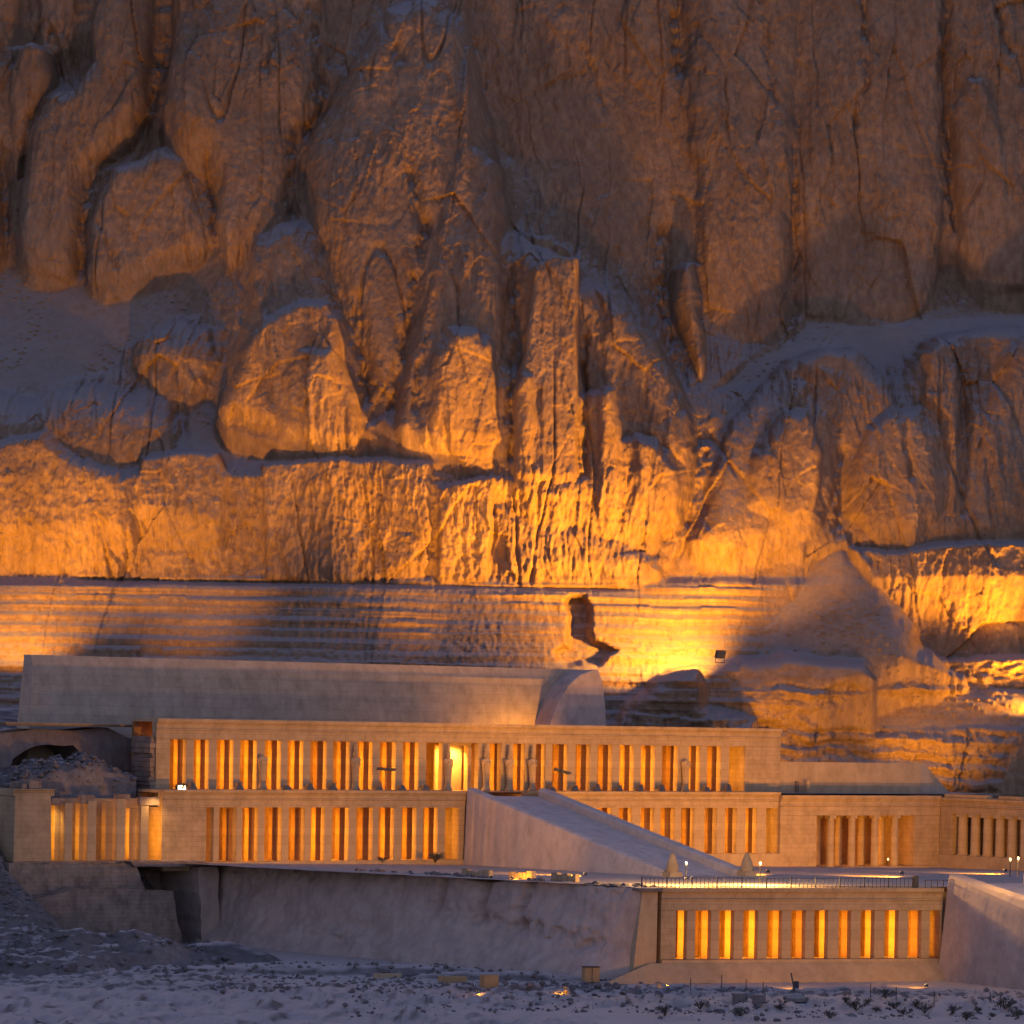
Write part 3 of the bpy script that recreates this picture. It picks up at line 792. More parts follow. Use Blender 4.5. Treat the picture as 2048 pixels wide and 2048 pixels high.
def statue_mesh(h, head=True):
    """standing mummiform king: feet, wrapped legs, crossed arms, head with tall crown"""
    m = MB()
    prof = [(0, .50, .42), (.03, .52, .5), (.07, .44, .44), (.1, .34, .30), (.25, .36, .30), (.38, .42, .31), (.48, .46, .33), (.56, .52, .36), (.62, .60, .36), (.66, .62, .33), (.685, .50, .28), (.70, .22, .22)]
    if head:
        prof += [(.715, .19, .2), (.735, .27, .27), (.77, .29, .30), (.81, .26, .28), (.835, .22, .25), (.85, .24, .26), (.90, .22, .24), (.95, .16, .17), (.99, .10, .10), (1.0, .03, .03)]
    else:
        prof += [(.72, .14, .14), (.735, .03, .03)]
    seg = 14
    v, f = [], []
    for t, rx, ry in prof:
        for k in range(seg):
            a = 2 * math.pi * k / seg
            ex = rx * math.copysign(abs(math.cos(a)) ** .8, math.cos(a)); ey = ry * math.sin(a)
            v.append((ex, ey, t * h))
    for j in range(len(prof) - 1):
        for k in range(seg):
            a, b = j * seg + k, j * seg + (k + 1) % seg
            f.append((a, b, b + seg, a + seg))
    f.append(tuple(range(seg - 1, -1, -1))); f.append(tuple(range(len(v) - seg, len(v))))
    m.add(v, f)
    # crossed forearms and, on whole figures, beard and nose
    m.tube((-.45, -.26, .54 * h), (.12, -.37, .62 * h), .10)
    m.tube((.45, -.26, .54 * h), (-.12, -.37, .62 * h), .10)
    if head:
        m.hexa([(-.05, -.27, .70 * h), (.05, -.27, .70 * h), (.05, -.2, .70 * h), (-.05, -.2, .70 * h)],
               [(-.07, -.33, .74 * h), (.07, -.33, .74 * h), (.07, -.25, .74 * h), (-.07, -.25, .74 * h)])
        m.hexa([(-.04, -.35, .765 * h), (.04, -.35, .765 * h), (.04, -.28, .765 * h), (-.04, -.28, .765 * h)],
               [(-.02, -.31, .795 * h), (.02, -.31, .795 * h), (.02, -.27, .795 * h), (-.02, -.27, .795 * h)])
    me = m.mesh("statue", M_PILLAR)
    for p in me.polygons: p.use_smooth = True
    return me

def stump_mesh(seed):
    rnd = random.Random(seed)
    m = MB()
    m.box(-.46, .46, -.42, .42, 0, .34, .03, .03)
    m.box(-.34, -.02, -.36, .2, .34, .34 + rnd.uniform(.15, .5), .06, .05)
    m.box(.03, .34, -.36, .2, .34, .34 + rnd.uniform(.15, .6), .05, .06)
    return m.mesh("statue_stump", M_OLD)

rl = random.Random(5)
def strip(frame, x, y, z0, z1, watts, facing, wd=.22, col=WARM):
    """linear wall washer standing upright, shining along the facade ('u') or into the hall ('i')"""
    d = bpy.data.lights.new("wall_washer", 'AREA')
    d.shape = 'RECTANGLE'; d.size = wd; d.size_y = z1 - z0
    d.energy = watts; d.color = col
    o = bpy.data.objects.new("wall_washer", d)
    o.location = frame.W(x, y, (z0 + z1) / 2)
    dirv = frame.u if facing == 'u' else (-frame.u if facing == '-u' else frame.i)
    zax = -dirv; yax = Vector((0, 0, 1)); xax = yax.cross(zax)
    o.rotation_euler = Matrix((xax, yax, zax)).transposed().to_euler()
    COL.objects.link(o)

def colonnade(name, label, fr, gaps, zs, zl, zt, pier_l, pier_r, by=2.05, dp=.92, hall=5.4, watts=90, mode='u', column=None, roof=.35,
              back_row=True, skip_back=(), col=WARM, cat="colonnade", floor_drop=.3, base=0.0):
    """pillared hall: gaps are the (x0, x1) openings; piers are the solid ends"""
    r = fr.root(name)
    tag(r, label, cat)
    xa, xb = pier_l, pier_r
    m = MB(); cornice(m, xa, xb, zl, zt, depth=1.05)
    m.build("cornice", M_STONE, r)
    MB().box(xa + .02, xb - .02, 1.06, hall + .5, zt - roof, zt - .05).build("roof", M_PLAIN, r)
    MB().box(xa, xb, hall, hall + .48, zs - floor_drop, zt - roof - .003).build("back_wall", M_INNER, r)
    MB().box(xa, xb, -.35, hall - .003, zs - floor_drop - base, zs - .004).build("floor", M_PLAIN, r)
    MB().box(xa, gaps[0][0], 0.02, hall - .004, zs, zl - .003).build("pier", M_STONE, r, bevel=.04)
    if gaps[-1][1] < xb:
        MB().box(gaps[-1][1], xb, 0.02, hall - .004, zs, zl - .003).build("pier", M_STONE, r, bevel=.04)
    pil, rest = [], []
    for k in range(len(gaps) - 1):
        x0, x1 = gaps[k][1], gaps[k + 1][0]
        wd = min(x1 - x0, 1.1)
        h = zl - zs - .006
        kind = "column" if column else "pillar"
        me = column_mesh(column, h) if column else pillar_mesh(x1 - x0, dp, h, k)
        p = put(kind, me, r, ((x0 + x1) / 2, dp / 2 + .05, zs + .003))
        pil.append(p)
        if back_row and k not in skip_back:
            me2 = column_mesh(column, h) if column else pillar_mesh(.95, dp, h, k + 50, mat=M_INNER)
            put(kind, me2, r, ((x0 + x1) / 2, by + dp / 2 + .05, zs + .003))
        rest.append(((x0 + x1) / 2, (x1 - x0) / 2))
    h = zl - zs
    if watts:
        if mode == 'u':
            xs_ = [(gaps[0][0], 0)] + rest
            for k, (x, hw) in enumerate(xs_):
                hw2 = .47 if k else 0
                strip(fr, x + hw2 + .06, by + dp * .5, zs + .1, zl - .25, watts * rl.uniform(.55, 1.3) * (.4 if k == len(xs_) - 1 else 1), 'u', col=col)
        else:
            for k, (x, hw) in enumerate(rest):
                strip(fr, x, dp + .18, zs + .1, zl - .2, watts * rl.choice((.45, .8, 1.2, 1.5)), 'i', wd=.4, col=col)
    return r, pil

def gaps_px(fr, L, py): return [(fr.x(a, py), fr.x(b, py)) for a, b in L]

# ---- upper colonnade -------------------------------------------------------
gU = [(340,373),(388,418),(434,467),(481,514),(530,562),(576,607),(622,654),(667,700),(715,746),(760,792),(806,838),(853,885),(900,957),
      (980,1003),(1027,1050),(1072,1091),(1105,1136),(1152,1181),(1196,1225),(1240,1268),(1283,1310),(1325,1356),(1379,1401),(1415,1442),(1459,1490)]
zsU, zlU, ztU = 0.0, FU.z(928, 1486), FU.z(928, 1447)
up, pilU = colonnade("upper_colonnade", "long upper colonnade of square pillars with broken statues, glowing from inside", FU, gaps_px(FU, gU, 1530), zsU, zlU, ztU,
                FU.x(312, 1530), FU.x(1561, 1530), watts=230, skip_back=(11, 12), base=.6)
# gate of the sanctuary in the axis of the upper hall
xg0, xg1 = FU.x(897, 1530, 1.2), FU.x(935, 1530, 1.2)
g = MB()
g.box(xg0 - .55, xg0, 1.15, 2.0, .003, zlU - .35).box(xg1, xg1 + .5, 1.15, 2.0, .003, zlU - .35).box(xg0 - .55, xg1 + .5, 1.15, 2.0, zlU - .348, zlU - .004)
g.build("portal", M_STONE, up, bevel=.03)
MB().box(xg0 - .5, xg1 + .6, 3.4, 3.6, .003, zlU - .35).build("portal_screen", M_PLAIN, up)
for q in (.25, .75):
    spot("portal_lamp", FU.W(xg0 + (xg1 - xg0) * q, 2.15, zlU - .6), FU.W(xg0 + (xg1 - xg0) * q, 3.4, 1.9), 1500, 150, size=.2, col=(1, .55, .1))
# statues and stumps before the pillars
hU = zlU - zsU
MS1, MS0 = statue_mesh(hU * .98), statue_mesh(hU * .98, False)
for px, full in ((522, False), (708, True), (880, True), (968, True), (1015, True), (1061, True), (1367, False)):
    k = min(range(len(pilU)), key=lambda q: abs(pilU[q].location.x - FU.x(px, 1530)))
    s = put("statue", MS1 if full else MS0, pilU[k], (0, -.92, .003))
for k, p in enumerate(pilU):
    if not p.children and k not in (1,):
        put("statue_stump", stump_mesh(k), p, (0, -.93, .003))
# rough broken left end
m = MB()
rq = random.Random(3)
x0 = FU.x(312, 1530)
z = -.6
while z < zlU - .3:
    h = rq.uniform(.4, .7)
    m.box(x0 - rq.uniform(.3, .75), x0 - .004, rq.uniform(.0, .3), 4.6, z, z + h - .01)
    z += h
m.build("broken_end", M_OLD, up, bevel=.05)

# ---- middle colonnade, left and right of the ramp --------------------------
gML = [(413,427),(439,473),(485,517),(530,564),(578,610),(622,650),(665,698),(713,746),(758,789),(804,833),(847,876),(891,918)]
zlM, ztM = FM.z(700, 1615), FM.z(760, 1581)
ml, _ = colonnade("middle_colonnade", "middle colonnade of square pillars left of the long ramp, lit from inside", FM, gaps_px(FM, gML, 1660), 0.03, zlM, ztM,
                  FM.x(324, 1660), FM.x(930, 1660), watts=200, base=.6)
gMR = [(1064,1090),(1107,1133),(1151,1178),(1195,1223),(1238,1264),(1282,1309),(1322,1350),(1363,1389),(1410,1434),(1451,1474),(1492,1514),(1533,1557)]
mr, _ = colonnade("middle_colonnade", "middle colonnade of square pillars right of the long ramp, partly hidden by it", FM, gaps_px(FM, gMR, 1660), FM.z(1500, 1707), zlM, ztM,
                  FM.x(1052, 1660), FM.x(1558, 1660), watts=190, base=1.6)
# ---- chapel colonnade with round columns ----------------------------------
FA = Frame(FM.W(0, -.35, 0), TH)
gA = [(1633,1661),(1671,1703),(1714,1749),(1760,1789),(1800,1829)]
zsA, zlA = FA.z(1730, 1733), FA.z(1730, 1631)
an, _ = colonnade("chapel_colonnade", "chapel front with slender round columns between plain walls, dim orange inside", FA, gaps_px(FA, gA, 1680), zsA, zlA, FA.z(1720, 1591),
                  FA.x(1560, 1680), FA.x(1879, 1680), watts=70, column=.46, by=2.6, hall=7.5, base=.5, col=(1, .33, .02))
# ---- north colonnade, coming forward from the corner -----------------------
FN = Frame(FA.W(FA.x(1880, 1680) + .02, .3, 0), TH - R(90))
gN = [(1902,1911),(1928,1936),(1953,1962),(1977,1986),(2002,2010),(2027,2036),(2052,2061),(2078,2087)]
zsN, zlN = FN.z(1950, 1712), FN.z(1950, 1629)
no, _ = colonnade("north_colonnade", "unfinished colonnade of pale round columns with dark gaps at the right edge", FN, gaps_px(FN, gN, 1680), zsN, zlN, FN.z(1950, 1597),
                  0.0, FN.x(2110, 1680), watts=0, column=.62, back_row=False, hall=4.2, base=2.2)
# cap stones with a notch on the roof edge of the north colonnade
for a, b in ((1890, 1972), (1998, 2044)):
    MB().box(FN.x(a), FN.x(b), -.1, 1.0, FN.z(1950, 1597) + .004, FN.z(1950, 1597) + .42).build("cap_stone", M_STONE, no, bevel=.04)

# ---- lower colonnade --------------------------------------------------------
gF = [(1352,1374),(1391,1422),(1439,1468),(1487,1516),(1535,1564),(1583,1611),(1629,1656),(1678,1702),(1722,1749),(1770,1797),(1817,1843),(1860,1880)]
zsF, zlF, ztF = FF.z(1600, 1918), FF.z(1600, 1821), FF.z(1600, 1776)
xFl, xFr = FF.x(1322, 1870), FF.x(1884, 1870)
lo, _ = colonnade("lower_colonnade", "low front colonnade of square pillars with tall yellow lit gaps, standing on a sloping base", FF, gaps_px(FF, gF, 1870), zsF, zlF, ztF,
                  xFl, xFr, watts=150, mode='i', by=2.3, hall=5.2, base=.2)
# battered base course, running out to the left
m = MB()
m.hexa([(FF.x(1205, 1955, -2.2), -2.2, 0), (xFr, -2.2, 0), (xFr, -.02, 0), (FF.x(1268, 1900), -.02, 0)],
       [(xFl - 1.2, -.42, zsF - .31), (xFr, -.42, zsF - .31), (xFr, -.02, zsF - .31), (xFl - 1.2, -.02, zsF - .31)])
m.build("plinth", M_PLAIN, lo)
# plain wall end left of the hall with a broken slit
xs0 = FF.x(1284, 1850)
m = MB()
m.hexa([(xs0 - .9, .0, 0), (xFl - .42, .0, 0), (xFl - .42, 5, 0), (xs0 - .9, 5, 0)], [(xs0, .12, ztF - .35), (xFl - .32, .12, ztF - .35), (xFl - .32, 5, ztF - .35), (xs0, 5, ztF - .35)])
m.build("wall_end", M_PLAIN, lo, bevel=.05)
m = MB()
m.hexa([(xFl - .42, .25, 0), (xFl - .005, .25, 0), (xFl - .005, 5, 0), (xFl - .42, 5, 0)], [(xFl - .32, .4, zsF - .2), (xFl - .005, .4, zsF - .2), (xFl - .005, 5, zsF - .2), (xFl - .32, 5, zsF - .2)])
m.box(xFl - .33, xFl - .004, 2.2, 5, zsF - .19, ztF - .4)
m.build("slit_infill", M_OLD, lo)
MB().box(xs0 - .5, xFl - .06, -.5, 4.5, ztF - .33, ztF - .02).build("slab", M_SHALE, lo, bevel=.03)

# ---- ramps -----------------------------------------------------------------
def ramp_thing(name, label, fr, x0, x1, L, z0, z1, y0=0.0, pw=1.5, ph=.9, batter=.35, newel=True, mat=None):
    """inclined causeway going out along -y, with a solid wall and a rounded parapet on each side"""
    r = fr.root(name)
    tag(r, label, "ramp")
    B = -10.5 if z1 < -3 else -2.4
    def wedge(m, xa, xb, da, db, up=0.0):
        m.hexa([(xa - da, y0, B), (xb + db, y0, B), (xb + db, y0 - L, B), (xa - da, y0 - L, B)],
               [(xa, y0, z0 + up), (xb, y0, z0 + up), (xb, y0 - L, z1 + up), (xa, y0 - L, z1 + up)])
    m = MB(); wedge(m, x0 + pw, x1 - pw, 0, 0); m.build("causeway", M_RAMP, r)
    for xa, xb, da, db in ((x0, x0 + pw - .003, batter, 0), (x1 - pw + .003, x1, 0, batter)):
        m = MB(); wedge(m, xa, xb, da, db, ph - .25)
        n = 8                                              # rounded coping
        v = []
        for yy, zz in ((y0, z0), (y0 - L, z1)):
            for k in range(n + 1):
                t = math.pi * k / n
                v.append((xa + (xb - xa) * (.5 - .5 * math.cos(t)), yy, zz + ph - .25 + .25 * math.sin(t)))
        f = [(k, k + 1, n + 2 + k, n + 1 + k) for k in range(n)] + [tuple(range(n, -1, -1)), tuple(range(n + 1, 2 * n + 2))]
        m.add(v, f)
        p = m.build("parapet", mat or M_RAMP, r)
        if newel:
            q = MB()
            xc = (xa + xb) / 2
            q.box(xc - .8, xc + .8, y0 - L - 1.5, y0 - L - .004, z1 - .6, z1 + .75, .06, .06)
            q.lathe([(.62, z1 + .75), (.66, z1 + 1.1), (.55, z1 + 1.7), (.36, z1 + 2.15), (.3, z1 + 2.35), (.2, z1 + 2.6), (.05, z1 + 2.68)], 12, xc, y0 - L - .75)
            q.build("falcon_block", M_PLAIN, p)
    return r
ramp_thing("ramp", "long pale ramp with low parapets rising from the middle court to the upper hall", FM,
           FM.x(930, 1600), FM.x(1094, 1600), 37.5, FM.z(1000, 1592), -.35, y0=-.42)
FR = Frame(FF.W(FF.x(1892, 1870), -.45, 8.4), TH)
ramp_thing("ramp", "grey ramp with plain side wall climbing beside the low front colonnade", FR,
           0, 11, 52, FR.z(1905, 1768), -8.6, y0=0, pw=1.7, ph=1.0, batter=1.5, newel=False, mat=M_MUD)

# ---- plain walls behind and beside the upper hall ---------------------------
r = empty("side_wall", FU.O, TH)
tag(r, "plain orange lit wall with a sloping end, right of the upper colonnade", "wall")
xa, xb, xc = FU.x(1561.5, 1550), FU.x(1850, 1550), FU.x(1912, 1585)
zt = FU.z(1700, 1525)
MB().box(xa, xb, .8, 1.6, -.3, zt).build("wall_face", M_PLAIN, r, bevel=.03)
MB().prism([(0.0, 0.0), (0.0, 0.01), (0.0, 0.02)], 0, .001) if False else None
m = MB()
m.hexa([(xb + .004, .8, -.3), (xc, .8, -.3), (xc, 1.6, -.3), (xb + .004, 1.6, -.3)], [(xb + .004, .8, zt - .05), (xb + .5, .8, zt - .05), (xb + .5, 1.6, zt - .05), (xb + .004, 1.6, zt - .05)])
m.build("sloping_end", M_WALL, r)
MB().box(FU.x(1598, 1560), FU.x(1604, 1560), .55, .78, .0, 1.35).build("stele", M_OLD, r)
MB().lathe([(.3, 0), (.32, .5), (.26, .9), (.3, 1.2), (.18, 1.5)], 10, FU.x(1615, 1560), -.1).build("statue_base", M_PLAIN, r)

FB = Frame(FM.W(0, 21.0, 0), TH)                         # long wall behind the upper terrace
r = FB.root("long_wall")
tag(r, "long smooth leaning wall with a curved dark end, behind the upper colonnade roof", "wall")
zt = FB.z(600, 1324); zb = 5.0
xl, xr = FB.x(62, 1330), FB.x(1172, 1340)
lean = 2.4
xl2 = FB.x(34, 1440)
m = MB()
zp = zt - 1.25
m.hexa([(xl2, -lean, zb), (xr, -lean, zb), (xr, 2, zb), (xl2, 2, zb)], [(xl, -.35, zp), (xr, -.35, zp), (xr, 2, zp), (xl, 2, zp)])
m.build("wall_face", M_WALL, r)
MB().hexa([(xl, -.35, zp + .003), (xr, -.35, zp + .003), (xr, 2, zp + .003), (xl, 2, zp + .003)], [(xl + .1, .25, zt), (xr, .25, zt), (xr, 2, zt), (xl + .1, 2, zt)]).build("coping", M_WALL, r)
# curved end pier
m = MB()
y0, y1 = -2.2, -lean - 5.0
prof = [(1098, 1450), (1108, 1425), (1120, 1398), (1138, 1370), (1160, 1350), (1182, 1341), (1198, 1339), (1206, 1365), (1211, 1410), (1213, 1450)]
fa = [FB.loc(a, b, -4.2) for a, b in prof]
fa = [(fa[0][0], zb)] + fa + [(fa[-1][0], zb)]
n = len(fa)
v = [(x, -4.2, z) for x, z in fa] + [(x, 1.8, z) for x, z in fa]
m.add(v, [(i, (i + 1) % n, n + (i + 1) % n, n + i) for i in range(n)] + [tuple(range(n)), tuple(range(2 * n - 1, n - 1, -1))])
m.build("curved_end", M_MUD, r, bevel=.15)

# ------------------------------------------------------------------ ground, terraces, retaining wall
GZ = -8.4
WA = FM.W(FM.x(432, 1725), -1.0, 0)                        # back end of the terrace's side wall
WA.z = 0
MRp = FM.W(FM.x(1563, 1720), 0, 0)
def bil(a, b, c, d, n, m_):
    s = np.linspace(0, 1, n)[None, :, None]; t = np.linspace(0, 1, m_)[:, None, None]
    a, b, c, d = (np.array(p)[None, None] for p in (a, b, c, d))
    return (a * (1 - s) + b * s) * (1 - t) + (d * (1 - s) + c * s) * t
ztT = FF.O.z + ztF
A_ = FM.W(FM.x(330, 1725), .4, -.02); B_ = FM.W(78, .4, FA.z(1730, 1734) - .3)
C_ = FF.W(75, 4.9, ztF - .03); D_ = FF.W(FF.x(1286, 1790), 1.5, ztF - .03)
P = bil(D_, C_, B_, A_, 140, 120)
P[..., 2] += .05 * fbm(P[..., 0] / 4, P[..., 1] / 4, 7, 3)
tag(grid_object("middle_terrace", P.astype(np.float32), M_FLOOR), kind="structure")
P = bil(FM.W(FM.x(326, 1660), 1.1, UZ - .03), FM.W(80, 1.1, UZ - .03), FM.W(80, 30, UZ - .03), FM.W(FM.x(326, 1660), 30, UZ - .03), 60, 20)
tag(grid_object("upper_terrace", P.astype(np.float32), M_FLOOR), kind="structure")

def terrain():
    xs = np.arange(-100, 100, .4); ys = np.concatenate([np.arange(180, 300, 1.2), np.arange(300, 425, .4)])
    X, Y = np.meshgrid(xs.astype(np.float32), ys.astype(np.float32))
    s = (X - FM.O.x) * FM.u.x + (Y - FM.O.y) * FM.u.y
    q = (X - FM.O.x) * FM.i.x + (Y - FM.O.y) * FM.i.y
    qq = q - np.where(s < FM.x(322, 1660), 0, 3.8)
    zr = np.interp(qq, [-4, 4.2, 5.4, 24, 32, 46], [GZ - .5, GZ - .5, UZ - .4, UZ + .2, 11, 16])
    zl = np.interp(q, [-34, -22, -12, -4, 2, 10, 20, 32, 46], [GZ, GZ + .5, GZ + 3, -1.5, 2.5, UZ - 1, UZ + 1.5, 12, 16])
    sl = FM.x(70, 1700)
    t = sstep(sl + 3, sl - 5, s)
    Z = zr * (1 - t) + zl * t
    Z = np.where(q < -4, np.maximum(GZ * (1 - t) + t * zl, GZ), Z)
    # rubble behind the small chapel at the left
    sc = FM.x(215, 1560); bmp = np.exp(-((s - sc) / 9) ** 2 - ((q - 9) / 5.5) ** 2)
    Z = np.maximum(Z, Z * (1 - bmp) + bmp * (UZ + 3.0))
    n1 = fbm(X / 6, Y / 6, 3, 4); n2 = fbm(X / 1.3, Y / 1.3, 5, 3)
    left = sstep(-10, -25, X)
    rough = np.clip(bmp * 1.3 + t * .7, 0, 1)
    c1, c2, cv = cells(X / 1.3, Y / 1.3, 4)
    Z += rough * (.6 * n1 + .35 * n2 + .7 * (cv - .4) * np.clip(bmp * 2 + .4 * t, 0, 1))
    # heap below the chapel terrace and debris along the foot of the side wall
    hp = np.zeros_like(Z)
    def heap(px, py, w, d, h):
        nonlocal hp
        dd = ray(px, py); Yh = (GZ - CZ) / dd.z
        x0, y0 = dd.x * Yh, Yh
        g_ = np.maximum(0, 1 - ((X - x0) / w) ** 2 - ((Y - y0) / d) ** 2)
        hp = np.maximum(hp, h * g_ ** .8 * (1 + .2 * n1))
    heap(165, 1930, 6.5, 6, 2.7); heap(262, 1927, 7.5, 6, 2.7); heap(345, 1928, 5, 4, 1.5); heap(60, 1940, 8, 6, 1.7); heap(420, 1920, 7, 4, 1.7)
    heap(600, 1945, 12, 4, .8); heap(820, 1950, 9, 3, 1.1); heap(1000, 1958, 9, 3, .7)
    Z = Z + hp
    # stony verge in the foreground
    wv = sstep(-22, -6, X + (Y - 300) * .35) * sstep(309, 303, Y - .10 * X) * sstep(283, 291, Y - .06 * X + 3 * n1)
    Z += wv * (.25 + .2 * n1 + .28 * n2 + .45 * (cv - .35))
    Z += .09 * n2 + .07 * n1 * sstep(330, 300, Y) + .10 * np.clip(.5 - cells(X / .9, Y / 1.6, 8)[0], 0, 1)
    fg = sstep(286, 276, Y) * sstep(-12, 4, X)
    Z += fg * (.35 + .3 * n1)
    P = np.stack([X, Y, Z], -1).astype(np.float32)
    tag(grid_object("ground", P, M_GROUND), kind="structure")
    return xs, ys, Z
M_GROUND = rock_mat("pale_ground", (.14, .115, .10), (.20, .168, .145), (.26, .22, .19), (.52, .44, .37), (1, 1, 1), .93, .992)
TX, TY, TZ = terrain()
def ground_z(x, y):
    i = int(np.clip(np.searchsorted(TX, x), 0, len(TX) - 1)); j = int(np.clip(np.searchsorted(TY, y), 0, len(TY) - 1))
    return float(TZ[j, i])
def ground_at(px, py):
    """where a sight line meets the ground"""
    d = ray(px, py)
    for Y in np.arange(230, 400, .2):
        if CZ + d.z * Y <= ground_z(d.x * Y, Y): return Vector((d.x * Y, Y, ground_z(d.x * Y, Y)))
    return at_y(px, py, 300)
# far ground, all the way out
P = bil((-1500, -400, GZ - .7), (1500, -400, GZ - .7), (1500, 900, GZ - .7), (-1500, 900, GZ - .7), 12, 12)
tag(grid_object("plain", P.astype(np.float32), M_GROUND), kind="structure")

# mud-plastered side wall of the middle terrace
def side_wall():
    a, b = WA.copy(), FF.W(FF.x(1284, 1850), .3, 0)
    d = Vector((b.x - a.x, b.y - a.y, 0)); L = d.length; d.normalize()
    nrm = Vector((d.y, -d.x, 0))
    if nrm.y > 0: nrm = -nrm
    ss = np.arange(0, L + .1, .14); tt = np.linspace(0, 1, 80)
    S, T = np.meshgrid(ss.astype(np.float32), tt.astype(np.float32))
    z1 = -.05 + .32 * sstep(0, L, S) - .25 * np.abs(fbm(S / 3, S * 0, 3, 4)) - .5 * np.clip(perlin(S / 7, S * 0 + 3, 8), 0, 1)
    z0 = GZ - 1
    Z = z0 + (z1 - z0) * T
    out = 2.6 * (1 - T) ** 1.5 + .5 * fbm(S / 9, Z / 5, 5, 3) + .12 * fbm(S / 1.2, Z / 1.2, 9, 4)
    out += .9 * sstep(-5.5, -8.5, Z) * (1 + perlin(S / 5, Z / 3, 12))
    # eroded runnels near the top and fallen plaster
    for c, w_, dep, zz in ((.56, .55, .9, -3.2), (.66, .6, 1.0, -3.6), (.755, .7, 1.1, -4.2), (.47, .4, .4, -2.0), (.30, .35, .4, -1.5), (.24, .3, .35, -1.2), (.12, .4, .3, -1.5)):
        x0 = c * L + .06 * L * .3 * (T - 1)
        out -= dep * np.exp(-((S - x0 + .35 * perlin(Z / 1.5, Z * 0, 4)) / w_) ** 2) * sstep(zz - 1.2, zz + .4, Z) * (.8 + .5 * perlin(S / .8, Z / .8, 6))
    band = sstep(.45, .62, S / L) * sstep(1.02, .9, S / L)
    d1, d2, cv = cells(S / 1.1, Z / .8, 6)
    edge = np.exp(-((Z + 3.4 + 5.6 * (S / L - .62) + .6 * fbm(S / 2, Z / 2, 15, 3)) / .7) ** 2)
    out -= band * edge * (.5 * cv + .1)
    e2 = np.exp(-((Z + 6.3 + 5 * (S / L - .36)) / .5) ** 2) * sstep(.2, .26, S / L) * sstep(.5, .4, S / L)
    out += e2 * (.5 * cv)
    out = out * (1 - .92 * sstep(L - 5, L - .3, S))
    out -= .35 * sstep(z1 - 1.3, z1 - .2, Z) * (cv - .3)
    px_ = a.x + d.x * S + nrm.x * out; py_ = a.y + d.y * S + nrm.y * out
    P = np.stack([px_, py_, Z], -1)
    # crown of the wall, back to the terrace
    back = np.stack([a.x + d.x * ss - nrm.x * 3.0, a.y + d.y * ss - nrm.y * 3.0, z1[-1] + .02], -1)[None]
    P = np.concatenate([P, back], 0)
    o = grid_object("retaining_wall", P.astype(np.float32), M_MUD)
    tag(o, "broad grey mud-plastered retaining wall with washed-out runnels, below the ramp", "wall")
side_wall()
r = FF.root("terrace_wall")
tag(r, "plain wall holding up the middle terrace behind the lower ramp", "wall")
MB().box(xFr + .3, 75, 5.0, 5.8, -.5, ztF - .08).build("wall_face", M_PLAIN, r)

# ------------------------------------------------------------------ small chapel and its ruined terrace at the left
FH = Frame(FM.W(0, -1.2, 0), TH)
zsH = FH.z(180, 1722); zlH = FH.z(180, 1610)
r = FH.root("small_chapel")
tag(r, "ruined small chapel with thick pillars and a big plain pier, left of the colonnades", "chapel")
xa, xb = FH.x(28, 1650), FH.x(104, 1650)
ztp = FH.z(65, 1578)
m = MB(); m.hexa([(xa, 0, zsH), (xb, 0, zsH), (xb, 5, zsH), (xa, 5, zsH)], [(xa + .12, .1, ztp - .7), (xb - .12, .1, ztp - .7), (xb - .12, 5, ztp - .7), (xa + .12, 5, ztp - .7)])
m.build("pier", M_STONE, r, bevel=.05)
m = MB(); cornice(m, xa - .05, xb + .25, ztp - .697, ztp, depth=5.0, y0=.1, flare=.25); m.build("cornice", M_STONE, r)
rr = random.Random(4)
m = MB()
for k in range(9):
    x = xa + .3 + rr.uniform(0, 3.2); y = rr.uniform(.2, 3); h = rr.uniform(.3, .9)
    m.box(x, x + rr.uniform(.5, 1.1), y, y + rr.uniform(.5, 1), ztp + .005, ztp + h, .06, .05)
m.build("loose_blocks", M_OLD, r, bevel=.06)
xe = FH.x(321, 1660)
MB().box(xb, xe, 4.6, 5.1, zsH - .3, zlH + .6).build("back_wall", M_STONE, r)
MB().box(xa - .2, xe, -.3, 5.0, zsH - .5, zsH - .004).build("floor", M_OLD, r)
colx = [(138, 15, 1606), (185, 17, 1602), (243, 17, 1598), (290, 16, 1612)]
for k, (px, wpx, top) in enumerate(colx):
    x = FH.x(px, 1660); wd = FH.x(px + wpx / 2, 1660) - FH.x(px - wpx / 2, 1660)
    h = FH.z(px, top) - zsH
    put("pillar", pillar_mesh(wd, 1.0, h, k + 90), r, (x, .6, zsH))
    put("pillar", pillar_mesh(wd, 1.0, h - .3, k + 70), r, (x + rr.uniform(-.2, .2), 2.9, zsH))
for a, b, t0, t1, y in ((104, 150, 1610, 1597, .2), (165, 192, 1608, 1590, .25), (236, 262, 1600, 1588, .2), (282, 322, 1611, 1594, .25)):
    MB().box(FH.x(a), FH.x(b), y, y + .8, FH.z(200, t0) + .004, FH.z(200, t1)).build("lintel", M_OLD, r, bevel=.06)
for px, wt in ((106, 70), (148, 70), (200, 45), (262, 70), (300, 150)):
    strip(FH, FH.x(px, 1660), 2.6, zsH + .2, zlH - .3, wt, 'u', wd=.3)
spot("bracket_lamp", FH.W(FH.x(312, 1600), -.9, zlH + 1.0), FH.W(FH.x(306, 1660), .5, zlH - 2.5), 420, 120, col=(1, .6, .2))
spot("bracket_lamp", FH.W(FH.x(108, 1600), .8, zlH - .2), FH.W(FH.x(122, 1700), 3.5, zsH + 1.5), 420, 120, col=(1, .6, .15))

